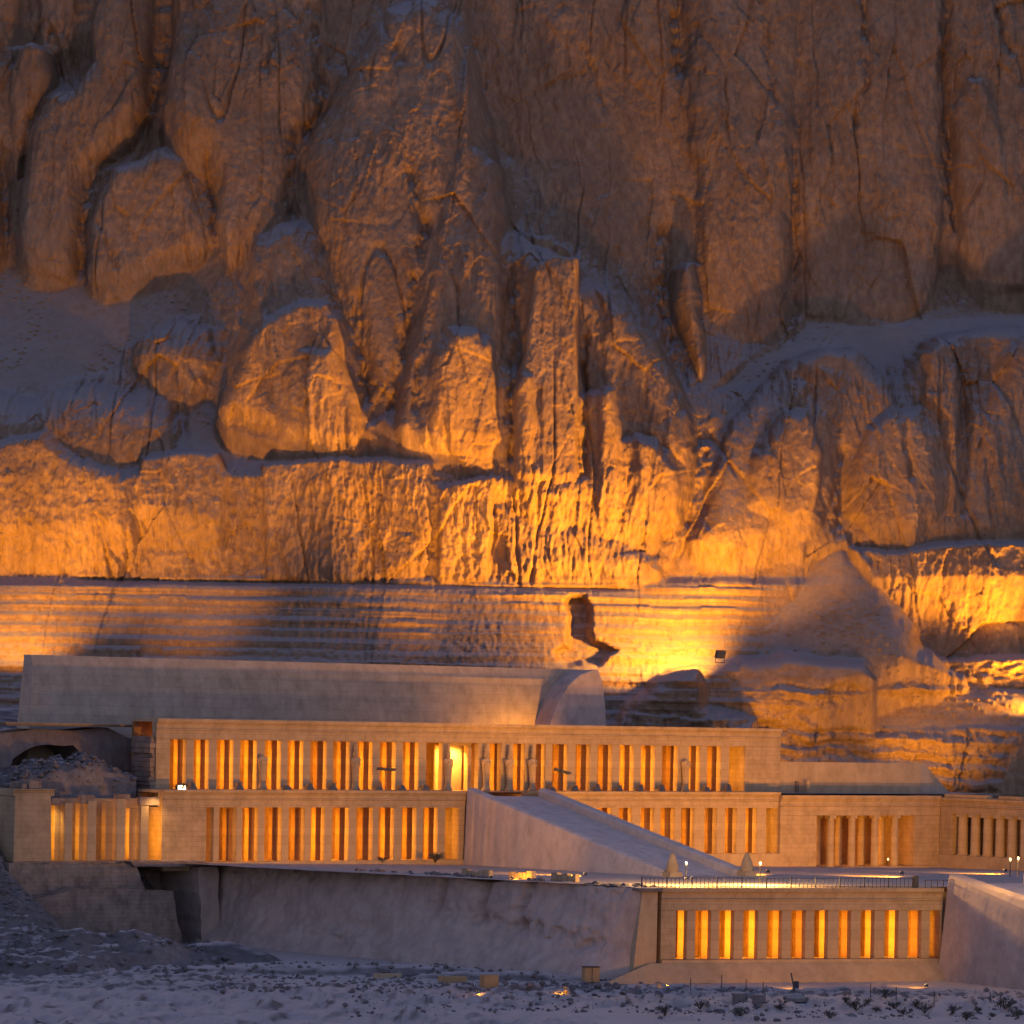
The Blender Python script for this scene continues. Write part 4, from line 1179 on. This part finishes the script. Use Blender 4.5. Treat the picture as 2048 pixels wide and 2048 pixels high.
r = empty("chapel_terrace", FH.O, TH)
tag(r, "stepped ruined masonry terrace with a dark hollow under a stone slab, below the small chapel", "terrace")
def mass(name, fr, poly, y0, y1, mat, seed, jag=.12):
    """rough masonry block: an outline on the facade plane, with depth"""
    rn = random.Random(seed)
    pts = []
    for i in range(len(poly)):
        a, b = poly[i], poly[(i + 1) % len(poly)]
        n = max(1, int(math.hypot(a[0] - b[0], a[1] - b[1]) / 11))
        for q in range(n):
            x, z = fr.loc(a[0] + (b[0] - a[0]) * q / n, a[1] + (b[1] - a[1]) * q / n, y0)
            pts.append((x + rn.uniform(-jag, jag), z + rn.uniform(-jag, jag)))
    n = len(pts)
    v = [(x, y0 + rn.uniform(-.05, .05), z) for x, z in pts] + [(x, y1, z) for x, z in pts]
    m = MB(); m.add(v, [(i, (i + 1) % n, n + (i + 1) % n, n + i) for i in range(n)] + [tuple(range(n)), tuple(range(2 * n - 1, n - 1, -1))])
    return m.build(name, mat, r)
mass("upper_masonry", FH, [(20,1727),(268,1727),(278,1748),(290,1782),(296,1900),(20,1900)], -1.0, 5.2, M_OLD, 1)
mass("lower_masonry", FH, [(50,1800),(130,1786),(150,1775),(346,1784),(352,1830),(362,1868),(362,1920),(50,1920)], -3.6, -1.01, M_OLD, 2)
mass("slab", FH, [(262,1723),(412,1723),(420,1732),(270,1734)], -1.6, 6, M_SHALE, 3, .04)
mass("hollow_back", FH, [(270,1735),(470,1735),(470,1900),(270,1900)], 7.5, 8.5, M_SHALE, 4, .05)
mass("hollow_side", FH, [(398,1735),(436,1735),(440,1900),(405,1900),(400,1800)], -1.4, 7.4, M_MUD, 5, .1)

# rock-cut hollow behind the chapel, left of the upper hall
FC = Frame(FM.W(0, 12.5, 0), TH)
r = FC.root("rock_tomb")
tag(r, "dark arched rock-cut opening under a ledge, at the left end of the long wall", "rock tomb")
arch = [FC.loc(a, b) for a, b in ((22,1534),(26,1518),(48,1502),(70,1492),(96,1489),(128,1492),(146,1490),(158,1502),(166,1518),(170,1534))]
top = [FC.loc(a, b) for a, b in ((-60,1540),(-60,1490),(-40,1472),(20,1466),(80,1458),(150,1462),(220,1455),(262,1475),(300,1490),(300,1545))]
n = len(arch)
v = [(x, 0, z) for x, z in arch] + [(x, .6 + .2 * (k % 2), z) for k, (x, z) in enumerate(top)] + [(x, 9, z) for x, z in arch] + [(x, 9, z + .0) for x, z in top]
f = [(i, i + 1, n + i + 1, n + i) for i in range(n - 1)] + [(i + 1, i, 2 * n + i, 2 * n + i + 1) for i in range(n - 1)] + [(n + i, n + i + 1, 3 * n + i + 1, 3 * n + i) for i in range(n - 1)]
f.append(tuple(range(2 * n, 3 * n)))
MB().add(v, f).build("rock_face", M_SHALE, r)
m = MB()
x, z = FC.loc(110, 1452)
m.hexa([(x - 6, -.8, z), (x + 9, -.8, z), (x + 9, 6, z), (x - 6, 6, z)], [(x - 6.5, -1.2, z + .35), (x + 9.4, -1.2, z + .3), (x + 9.4, 6, z + .3), (x - 6.5, 6, z + .35)])
m.build("ledge", M_WALL, r, bevel=.1)
# ------------------------------------------------------------------ floodlights on the courts, washing the fronts
def court(px, py, Y):
    d = ray(px, py); p = Vector((d.x * Y, Y, 0)); return p
def fz(fr, x, y, z): return fr.W(x, y, z)
fl = [("low floodlight behind the rubble on the terrace edge, left of the ramp foot", FM.W(-9, -38, -.05), [(FM.W(-16, 0, 9), 1.7e4, 100), (at_y(800, 420, 490), 4e4, 36, 1.0), (FM.W(-32, 0, 8), 1.7e4, 60)], .6),  # second beam is an added fill for the upper cliff
      ("low floodlight on the middle court close to the right side of the ramp foot", FM.W(15.5, -36, -.1), [(FM.W(20, 0, 10), 2.0e4, 100), (FM.W(2, 5, 13), 1.6e4, 50)], .6),
      ("low floodlight with bright glare on the middle court behind the railing", FM.W(27, -44, 0), [(FM.W(33, 0, 8), 3.1e4, 100), (at_y(1500, 330, 500), 8e4, 40, 1.0)], .6),  # second beam added to wash the upper cliff softly from the front
      ("low floodlight on the middle court before the chapel columns, right of the railing", FM.W(50, -34, -.4), [(FM.W(52, 0, 6), 2.0e4, 110)], .6),
      ("low floodlight on the ground before the plinth, left of the lower colonnade", FF.W(-1, -11, .1), [(FF.W(3, 0, 5), 1.2e3, 120)], .5),
      ("low floodlight on the ground before the middle of the lower colonnade", FF.W(11, -11, .1), [(FF.W(14, 0, 5), 1.3e3, 120)], .5),
      ("low floodlight on the ground near the foot of the grey ramp", FF.W(24, -11, .1), [(FF.W(23, 0, 5), 1.2e3, 120)], .5),
      ("floodlight hidden behind the upper colonnade roof, aimed along the long wall", FM.W(FM.x(1235, 1500), 14.5, UZ + .3), [(FB.W(FB.x(1010, 1380), -1, 12), 1.1e4, 130), (FB.W(FB.x(500, 1380), -1, 12), 8.0e3, 50)], .8),
      ("added floodlight, unseen behind the plain side wall, aimed at the pale debris", FM.W(50, 7.5, UZ + .2), [(at_y(1660, 1230, 446), 2.2e4, 80, 1.0)], .7),  # added, unseen lamp that brightens the debris slope
      ("added floodlight, unseen behind the roof of the north colonnade, aimed at the layered ledges", FM.W(72, 8.2, UZ + .2), [(at_y(1900, 1300, 455), 1.4e4, 90, 1.0)], .7),  # added out of view to lift the dark ledges
      ]
for lab, p, beams, sz in fl:
    flood(p, beams, lab, sz)
# ------------------------------------------------------------------ loose things
M_LEAF, _n, _b = new_mat("desert_scrub")
_co = _n.nodes.new("ShaderNodeTexCoord").outputs["Object"]
_n.links.new(ramp(_n, noise(_n, _co, 3.0, 3), [(.35, (.06, .055, .04)), (.65, (.12, .105, .075))]), _b.inputs["Base Color"])
_b.inputs["Roughness"].default_value = .9
M_WOOD = stone_mat("old_wood", (.12, .08, .05), (.08, .055, .035), 0, .3)
M_IRON, _n, _b = new_mat("dark_iron"); _b.inputs["Base Color"].default_value = (.035, .03, .03, 1); _b.inputs["Roughness"].default_value = .6
M_ROCKS = rock_mat("loose_stone", (.12, .10, .09), (.18, .15, .135), (.27, .23, .20), (.30, .26, .23), (1, 1, 1), .8, .97)
M_AMBER = stone_mat("ochre_stone", (.44, .27, .12), (.36, .21, .09), 0, .25)

def rock_mesh(seed, name="boulder", flat=.7, n=2):
    bm = bmesh.new()
    bmesh.ops.create_icosphere(bm, subdivisions=n, radius=.5)
    rn = random.Random(seed)
    cuts = [(Vector((rn.uniform(-1, 1), rn.uniform(-1, 1), rn.uniform(-.6, 1))).normalized(), rn.uniform(.28, .42)) for _ in range(9)]
    for v in bm.verts:
        for nrm, dd in cuts:
            t = v.co.dot(nrm)
            if t > dd: v.co -= nrm * (t - dd) * .9
        v.co += Vector((rn.uniform(-.02, .02), rn.uniform(-.02, .02), rn.uniform(-.02, .02)))
        v.co.z *= flat
    me = bpy.data.meshes.new(name); bm.to_mesh(me); bm.free()
    me.materials.append(M_ROCKS)
    return me

# a mass of small stones nobody could count
def scatter():
    rn = random.Random(21)
    base = [rock_mesh(k, "stone", .75, 1) for k in range(6)]
    data = [([tuple(v.co) for v in me.vertices], [tuple(p.vertices) for p in me.polygons]) for me in base]
    V, Fc = [], []
    def put_stone(x, y, s):
        vs, fs = data[rn.randrange(6)]
        a = rn.uniform(0, 6.28); c, sn = math.cos(a), math.sin(a)
        z = ground_z(x, y); n0 = len(V)
        ax, az = s * rn.uniform(.7, 1.3), s * rn.uniform(.7, 1.2)
        for vx, vy, vz in vs:
            V.append((x + (vx * c - vy * sn) * ax, y + (vx * sn + vy * c) * s, z + vz * az + .12 * s))
        Fc.extend(tuple(i + n0 for i in f) for f in fs)
    def patch(n, pxr, pyr, sr, bias=2.0):
        for _ in range(n):
            px = rn.uniform(*pxr); py = rn.uniform(*pyr)
            d = ray(px, py); Y = (GZ - CZ) / d.z
            put_stone(d.x * Y + rn.gauss(0, .4), Y + rn.gauss(0, 1.2), sr[0] + (sr[1] - sr[0]) * rn.random() ** bias)
    patch(1100, (430, 1330), (1938, 1990), (.14, .7))
    patch(650, (700, 1560), (1975, 2030), (.14, .6))
    patch(420, (1300, 2048), (1995, 2048), (.14, .6))
    patch(500, (-20, 420), (1905, 1952), (.16, .8))
    patch(260, (80, 400), (1880, 1925), (.14, .6))
    patch(150, (0, 1000), (1955, 2048), (.1, .25))
    # broken masonry on the mound behind the small chapel
    for _ in range(900):
        sx_ = FM.x(215, 1560) + rn.gauss(0, 5.5); q_ = 8 + rn.gauss(0, 3.2)
        p = FM.W(sx_, q_, 0); put_stone(p.x, p.y, rn.uniform(.2, .4) + .7 * rn.random() ** 4)
    for _ in range(700):
        p = FM.W(FM.x(20, 1700) + rn.gauss(-1, 3), rn.uniform(-22, 6), 0); put_stone(p.x, p.y, .2 + .6 * rn.random() ** 3)
    me = bpy.data.meshes.new("rubble"); me.from_pydata(V, [], Fc); me.materials.append(M_ROCKS)
    o = put("rubble", me); o["kind"] = "stuff"
scatter()

BOULD = [rock_mesh(100 + k, "boulder", .75, 3) for k in range(5)]
rn = random.Random(9)
for k, (px, py, wpx) in enumerate([(372,1895,15),(385,1903,18),(430,1922,22),(450,1925,18),(462,1930,16),(300,1905,14),(340,1888,12),(140,1940,26),(150,1932,14),(178,1936,10),(20,1915,12),(50,1930,16),(545,1928,14),(600,1935,12),(545,1945,10),
                                   (770,1950,16),(820,1962,20),(905,1962,14),(1010,1968,12),(1060,1968,14),(1085,1972,12),(1105,1966,10),(1130,1972,14),(1150,1975,12),(1170,1970,16),(1195,1974,18),(1215,1972,14),(1232,1978,18)]):
    p = ground_at(px, py)
    o = put("boulder", BOULD[k % 5], None, p + Vector((0, 0, .1)), rn.uniform(0, 6))
    s = wpx * p.y / F * rn.uniform(1.0, 1.25)
    o.scale = (s, s, s * rn.uniform(.7, 1.05))
    if px < 500: tag(o, "pale loose boulder lying in the debris around the grey heap, below the ruined chapel", "boulder", "boulders by the grey heap")
    else: tag(o, "loose boulder lying on the stony ground along the foot of the grey retaining wall", "boulder", "boulders along the wall foot")

def block(px, py, w, h, d, name, label, cat, mat, rz=0.3):
    p = ground_at(px, py)
    m = MB(); m.box(-w / 2, w / 2, -d / 2, d / 2, -.3, h, .04, .04)
    o = m.build(name, mat, None, p, rz, bevel=.05)
    tag(o, label, cat)
    return o
block(978, 1976, 1.5, 1.15, 1.0, "stone_block", "squared ochre stone block lit bright orange, standing at the wall foot", "stone block", M_AMBER, .5)
block(775, 1955, 2.6, .35, .8, "stone_slab", "long flat pale slab lying left of the bright ochre block", "stone slab", M_PLAIN, .2)
block(905, 1965, 2.6, .55, 1.0, "stone_slab", "thick ochre slab lying right beside the bright ochre block", "stone slab", M_AMBER, .25)
r = empty("ticket_box", ground_at(1181, 1966), .25)
tag(r, "square orange wooden box with a dark seam, left of the plinth corner", "box")
MB().box(-.72, .72, -.5, .5, .08, 1.42).build("body", M_AMBER, r, bevel=.03)
MB().box(-.78, .78, -.56, .56, 1.424, 1.5).build("lid", M_WOOD, r, bevel=.02)
MB().box(-.03, .03, -.53, -.505, .1, 1.4).build("seam_batten", M_WOOD, r)
flood(ground_at(1120, 1990), [(ground_at(1150, 1955) + Vector((0, 0, 1.5)), 260, 130)], "tiny floodlight among the stones before the orange box", .35)
flood(ground_at(955, 1990), [(ground_at(975, 1965) + Vector((0, 0, .8)), 160, 120)], "tiny floodlight among the stones before the bright ochre block", .35)

# rubble and low ruined blocks along the terrace edge, left of the railing
rn = random.Random(31)
dW = Vector((FF.W(FF.x(1284, 1850), .3, 0) - WA)); dW.z = 0; LW = dW.length; dW.normalize()
nW = Vector((dW.y, -dW.x, 0)); nW = -nW if nW.y > 0 else nW
EB = [rock_mesh(200 + k, "edge_stone", .8, 2) for k in range(4)]
def wall_s(px):
    best = min(range(0, 1000), key=lambda q: abs(1024 + F * ((WA + dW * (LW * q / 1000)).x / (WA + dW * (LW * q / 1000)).y) - px))
    return LW * best / 1000
for k in range(64):
    px = rn.choice((rn.uniform(700, 900), rn.uniform(880, 1240), rn.uniform(1150, 1290)))
    p = WA + dW * wall_s(px) - nW * rn.uniform(.4, 3.2)
    p.z = .02 + .28 * wall_s(px) / LW
    o = put("edge_stone", EB[k % 4], None, p, rn.uniform(0, 6))
    s = rn.uniform(.35, 1.0); o.scale = (s * rn.uniform(.8, 1.6), s, s * rn.uniform(.5, .9))
    tag(o, "small broken stone in the line of rubble along the terrace edge above the retaining wall", "stone", "rubble stones on the terrace edge")
for px, lab in ((905, "low stretch of ruined wall on the terrace edge, left of the brightest piece"), (1000, "bright orange lit stretch of ruined low wall on the terrace edge"), (1085, "low stretch of ruined wall on the terrace edge, nearest the ramp foot")):
    p = WA + dW * wall_s(px) - nW * 3.4; p.z = .05 + .28 * wall_s(px) / LW
    m = MB(); x = -1.9
    for q in range(5):
        w_ = rn.uniform(.5, .95)
        m.box(x, x + w_ - .02, -.28, .3, -.1, rn.uniform(.3, .75), .03, .03); x += w_
    tag(m.build("low_wall", M_STONE, None, p, math.atan2(dW.y, dW.x), bevel=.05), lab, "wall")
flood(WA + dW * wall_s(1010) - nW * 1.2 + Vector((0, 0, .2)), [(WA + dW * wall_s(1000) - nW * 5 + Vector((0, 0, .5)), 500, 140)], "tiny floodlight on the terrace edge before the ruined low wall", .35)

# railing on the roof edge of the lower colonnade
xr0, xr1 = FF.x(1286, 1768), FF.x(1828, 1772)
zr = ztF + .01
r = FF.root("railing")
tag(r, "long dark iron railing of many thin bars on the roof edge of the lower colonnade", "railing")
n = 66
bar = MB().box(-.022, .022, -.022, .022, 0, .86).mesh("baluster", M_IRON)
big = MB().box(-.05, .05, -.05, .05, 0, 1.0).mesh("post", M_IRON)
for k in range(n + 1):
    x = xr0 + (xr1 - xr0) * k / n
    put("post" if k % 6 == 0 else "baluster", big if k % 6 == 0 else bar, r, (x, .35, zr))
MB().box(xr0, xr1, .32, .38, zr + .862, zr + .91).build("rail", M_IRON, r)
MB().box(xr0, xr1, .33, .37, zr + .08, zr + .12).build("bottom_rail", M_IRON, r)
m = MB().box(xr1 + .1, xr1 + .55, .15, .55, zr, zr + 1.15).build("gate_post", M_IRON, r)
r = FF.root("low_barrier")
tag(r, "short pale low barrier at the right end of the railing, before the grey ramp", "barrier")
for k in range(7):
    MB().box(xr1 + 1.3 + k * .62, xr1 + 1.36 + k * .62, .3, .36, zr, zr + .7).build("stake", M_WOOD, r)
MB().box(xr1 + 1.2, xr1 + 5.2, .31, .35, zr + .7, zr + .75).build("rail", M_WOOD, r)

# glowing lamps seen on the court
def lamp_post(px, py, fr, y, label, h=1.1, watts=250):
    x, z = fr.loc(px, py, y)
    p = fr.W(x, y, z)
    r = empty("lantern", p); tag(r, label, "lamp")
    MB().lathe([(.09, 0), (.06, .1), (.045, h - .3)], 8).build("post", M_IRON, r)
    MB().lathe([(.04, h - .22), (.09, h - .18), (.1, h), (.03, h + .05)], 10).build("lamp_glass", M_LENS, r)
    d = bpy.data.lights.new("lantern_glow", 'POINT'); d.energy = watts; d.color = (1, .55, .16); d.shadow_soft_size = .15
    o = bpy.data.objects.new("lantern_glow", d); o.location = p + Vector((0, 0, h + .25)); COL.objects.link(o)
lamp_post(1372, 1766, FF, 5.0, "yellow glowing lantern behind the left part of the railing", 1.9, 5000)
lamp_post(1520, 1766, FF, 6.0, "glaring white lantern behind the middle of the railing", 1.9, 7000)
lamp_post(2020, 1752, FR, -9, "left one of two slim glowing lanterns on the court by the grey ramp", 1.6, 700)
lamp_post(2036, 1752, FR, -9, "right one of two slim glowing lanterns on the court by the grey ramp", 1.7, 700)
x_, z_ = FM.loc(1776, 1725, -1.5)
lamp_post(1776, 1727, FM, -1.4, "tiny bright lantern standing before the chapel columns", .6, 25)

# floodlight stands on the upper terrace
def lamp_stand(px, py, label, tilt):
    x, z = FM.loc(px, 1578, .9)
    r = empty("lamp_stand", FM.W(x, .9, UZ), TH); tag(r, label, "lamp stand")
    h = FM.z(px, py, .9) - UZ
    MB().lathe([(.16, 0), (.05, .08), (.045, h)], 8).build("post", M_IRON, r)
    a = MB().box(-1.15, 1.15, -.06, .06, -.05, .05).build("crossbar", M_IRON, r, (0, 0, h + .05)); a.rotation_euler = (0, tilt, 0)
    for k in range(3):
        MB().box(-.34, .34, -.42, .06, -.09, .13, .04, .04).build("lamp_head", M_METAL, a, ((k - 1) * .78, -.05, .12))
lamp_stand(770, 1541, "dark lamp stand with level crossbar before the left half of the upper colonnade", .06)
lamp_stand(1122, 1545, "dark lamp stand with tilted crossbar before the upper colonnade, right of the ramp", .22)
x, z = FM.loc(362, 1578, .8)
r = empty("light_box", FM.W(x, .8, UZ), TH); tag(r, "small glaring white light box at the left end of the upper terrace edge", "lamp")
MB().box(-.5, .5, -.2, .2, 0, .62).build("housing", M_METAL, r, bevel=.03)
MB().box(-.45, .45, -.22, -.204, .05, .57).build("glass", emit_mat("white_lamp_glass", (1, .85, .5), 5), r)

# desert shrubs
def shrub_mesh(seed, spread=1.0, n=420):
    rn = random.Random(seed); m = MB(); st = MB()
    tips = []
    for k in range(11):
        a = rn.uniform(0, 6.28); t = rn.uniform(.15, 1.0)
        tip = Vector((math.cos(a) * .55 * t * spread, math.sin(a) * .55 * t * spread, rn.uniform(.35, .8) * (1.1 - .4 * t)))
        st.tube((0, 0, -.1), tip * .6 + Vector((0, 0, .05)), .022, 5); st.tube(tip * .6 + Vector((0, 0, .05)), tip, .014, 5)
        tips.append(tip)
    for q in range(n):
        c = rn.choice(tips) * rn.uniform(.55, 1.05) + Vector((rn.gauss(0, .09), rn.gauss(0, .09), rn.gauss(0, .07)))
        c.z = max(c.z, .02)
        u = Vector((rn.uniform(-1, 1), rn.uniform(-1, 1), rn.uniform(-.3, 1))).normalized() * rn.uniform(.05, .10)
        v = u.orthogonal().normalized() * rn.uniform(.02, .04)
        m.add([c - v, c + u * .5 - v * 1.4, c + u, c + u * .5 + v * 1.4], [(0, 1, 2, 3)])
    return m.mesh("foliage", M_LEAF), st.mesh("stems", M_WOOD)
SH = [shrub_mesh(k, rn.uniform(.9, 1.3)) for k in range(5)]
def shrub(p, s, label, group=None, k=0):
    r = empty("shrub", p, rn.uniform(0, 6)); r.scale = (s * 1.25, s * 1.25, s)
    tag(r, label, "shrub", group)
    put("foliage", SH[k % 5][0], r); put("stems", SH[k % 5][1], r)
spots_ = [(1690,2012),(1712,2022),(1735,2008),(1752,2025),(1770,2000),(1790,2018),(1808,2030),(1832,2014),(1850,2026),(1905,2030),(1932,2040),(1955,2026),(1985,2034),(2010,2020),(2035,2036),(1660,2036),(1560,2020),(1480,2032),(1400,2020),(1330,2030)]
for k, (px, py) in enumerate(spots_):
    shrub(ground_at(px, py), rn.uniform(.5, 1.25), "low dark desert shrub among the stones in the foreground, right of the middle", "dark shrubs in the right foreground", k)
for px, py, s, lab in ((375, 1566, 1.3, "small dark shrub beside the glaring light box on the upper terrace"), (870, 1716, 1.5, "dark shrub on the terrace edge before the last left pillars"), (765, 1731, .9, "small round shrub on the terrace edge before the left colonnade")):
    x, z = FM.loc(px, py + 8, -.8 if py < 1600 else -3)
    p = FM.W(x, .75, UZ) if py < 1600 else FM.W(x, -3, 0)
    shrub(p, s, lab)

# thin stakes and one dark pole on the ground before the lower colonnade
sk = MB().box(-.035, .035, -.035, .035, -.1, 1.0).mesh("stake", M_WOOD)
for px, py, h in ((1381,1984,1.0),(1443,1984,1.05),(1492,1982,.9),(1526,1988,1.1),(1741,1998,1.1),(1792,2004,1.3),(1868,2012,1.2),(1980,2006,.9),(2001,2014,1.0)):
    o = put("stake", sk, None, ground_at(px, py)); o.scale = (1, 1, h)
    tag(o, "thin upright stake stuck in the ground before the lower colonnade and grey ramp", "stake", "thin stakes in the foreground")
r = empty("signpost", ground_at(1592, 2002)); tag(r, "dark leaning pole with a small board rising from a dark heap of stones", "signpost")
MB().tube((0, 0, -.1), (-.45, 0, 2.3), .06, 8).build("pole", M_IRON, r)
MB().box(-.22, .22, -.04, .04, 1.0, 1.6).build("board", M_IRON, r)
MB().lathe([(1.0, -.1), (.85, .18), (.45, .5), (.1, .62)], 11).build("stone_heap", M_SHALE, r)
# dark low blocks beside it
for px, lab in ((1478, "low dark block on the ground, farther from the leaning pole"), (1518, "low dark block on the ground, nearer to the leaning pole")):
    block(px, 2002, 1.1, .55, .8, "low_block", lab, "stone block", M_SHALE, .1)
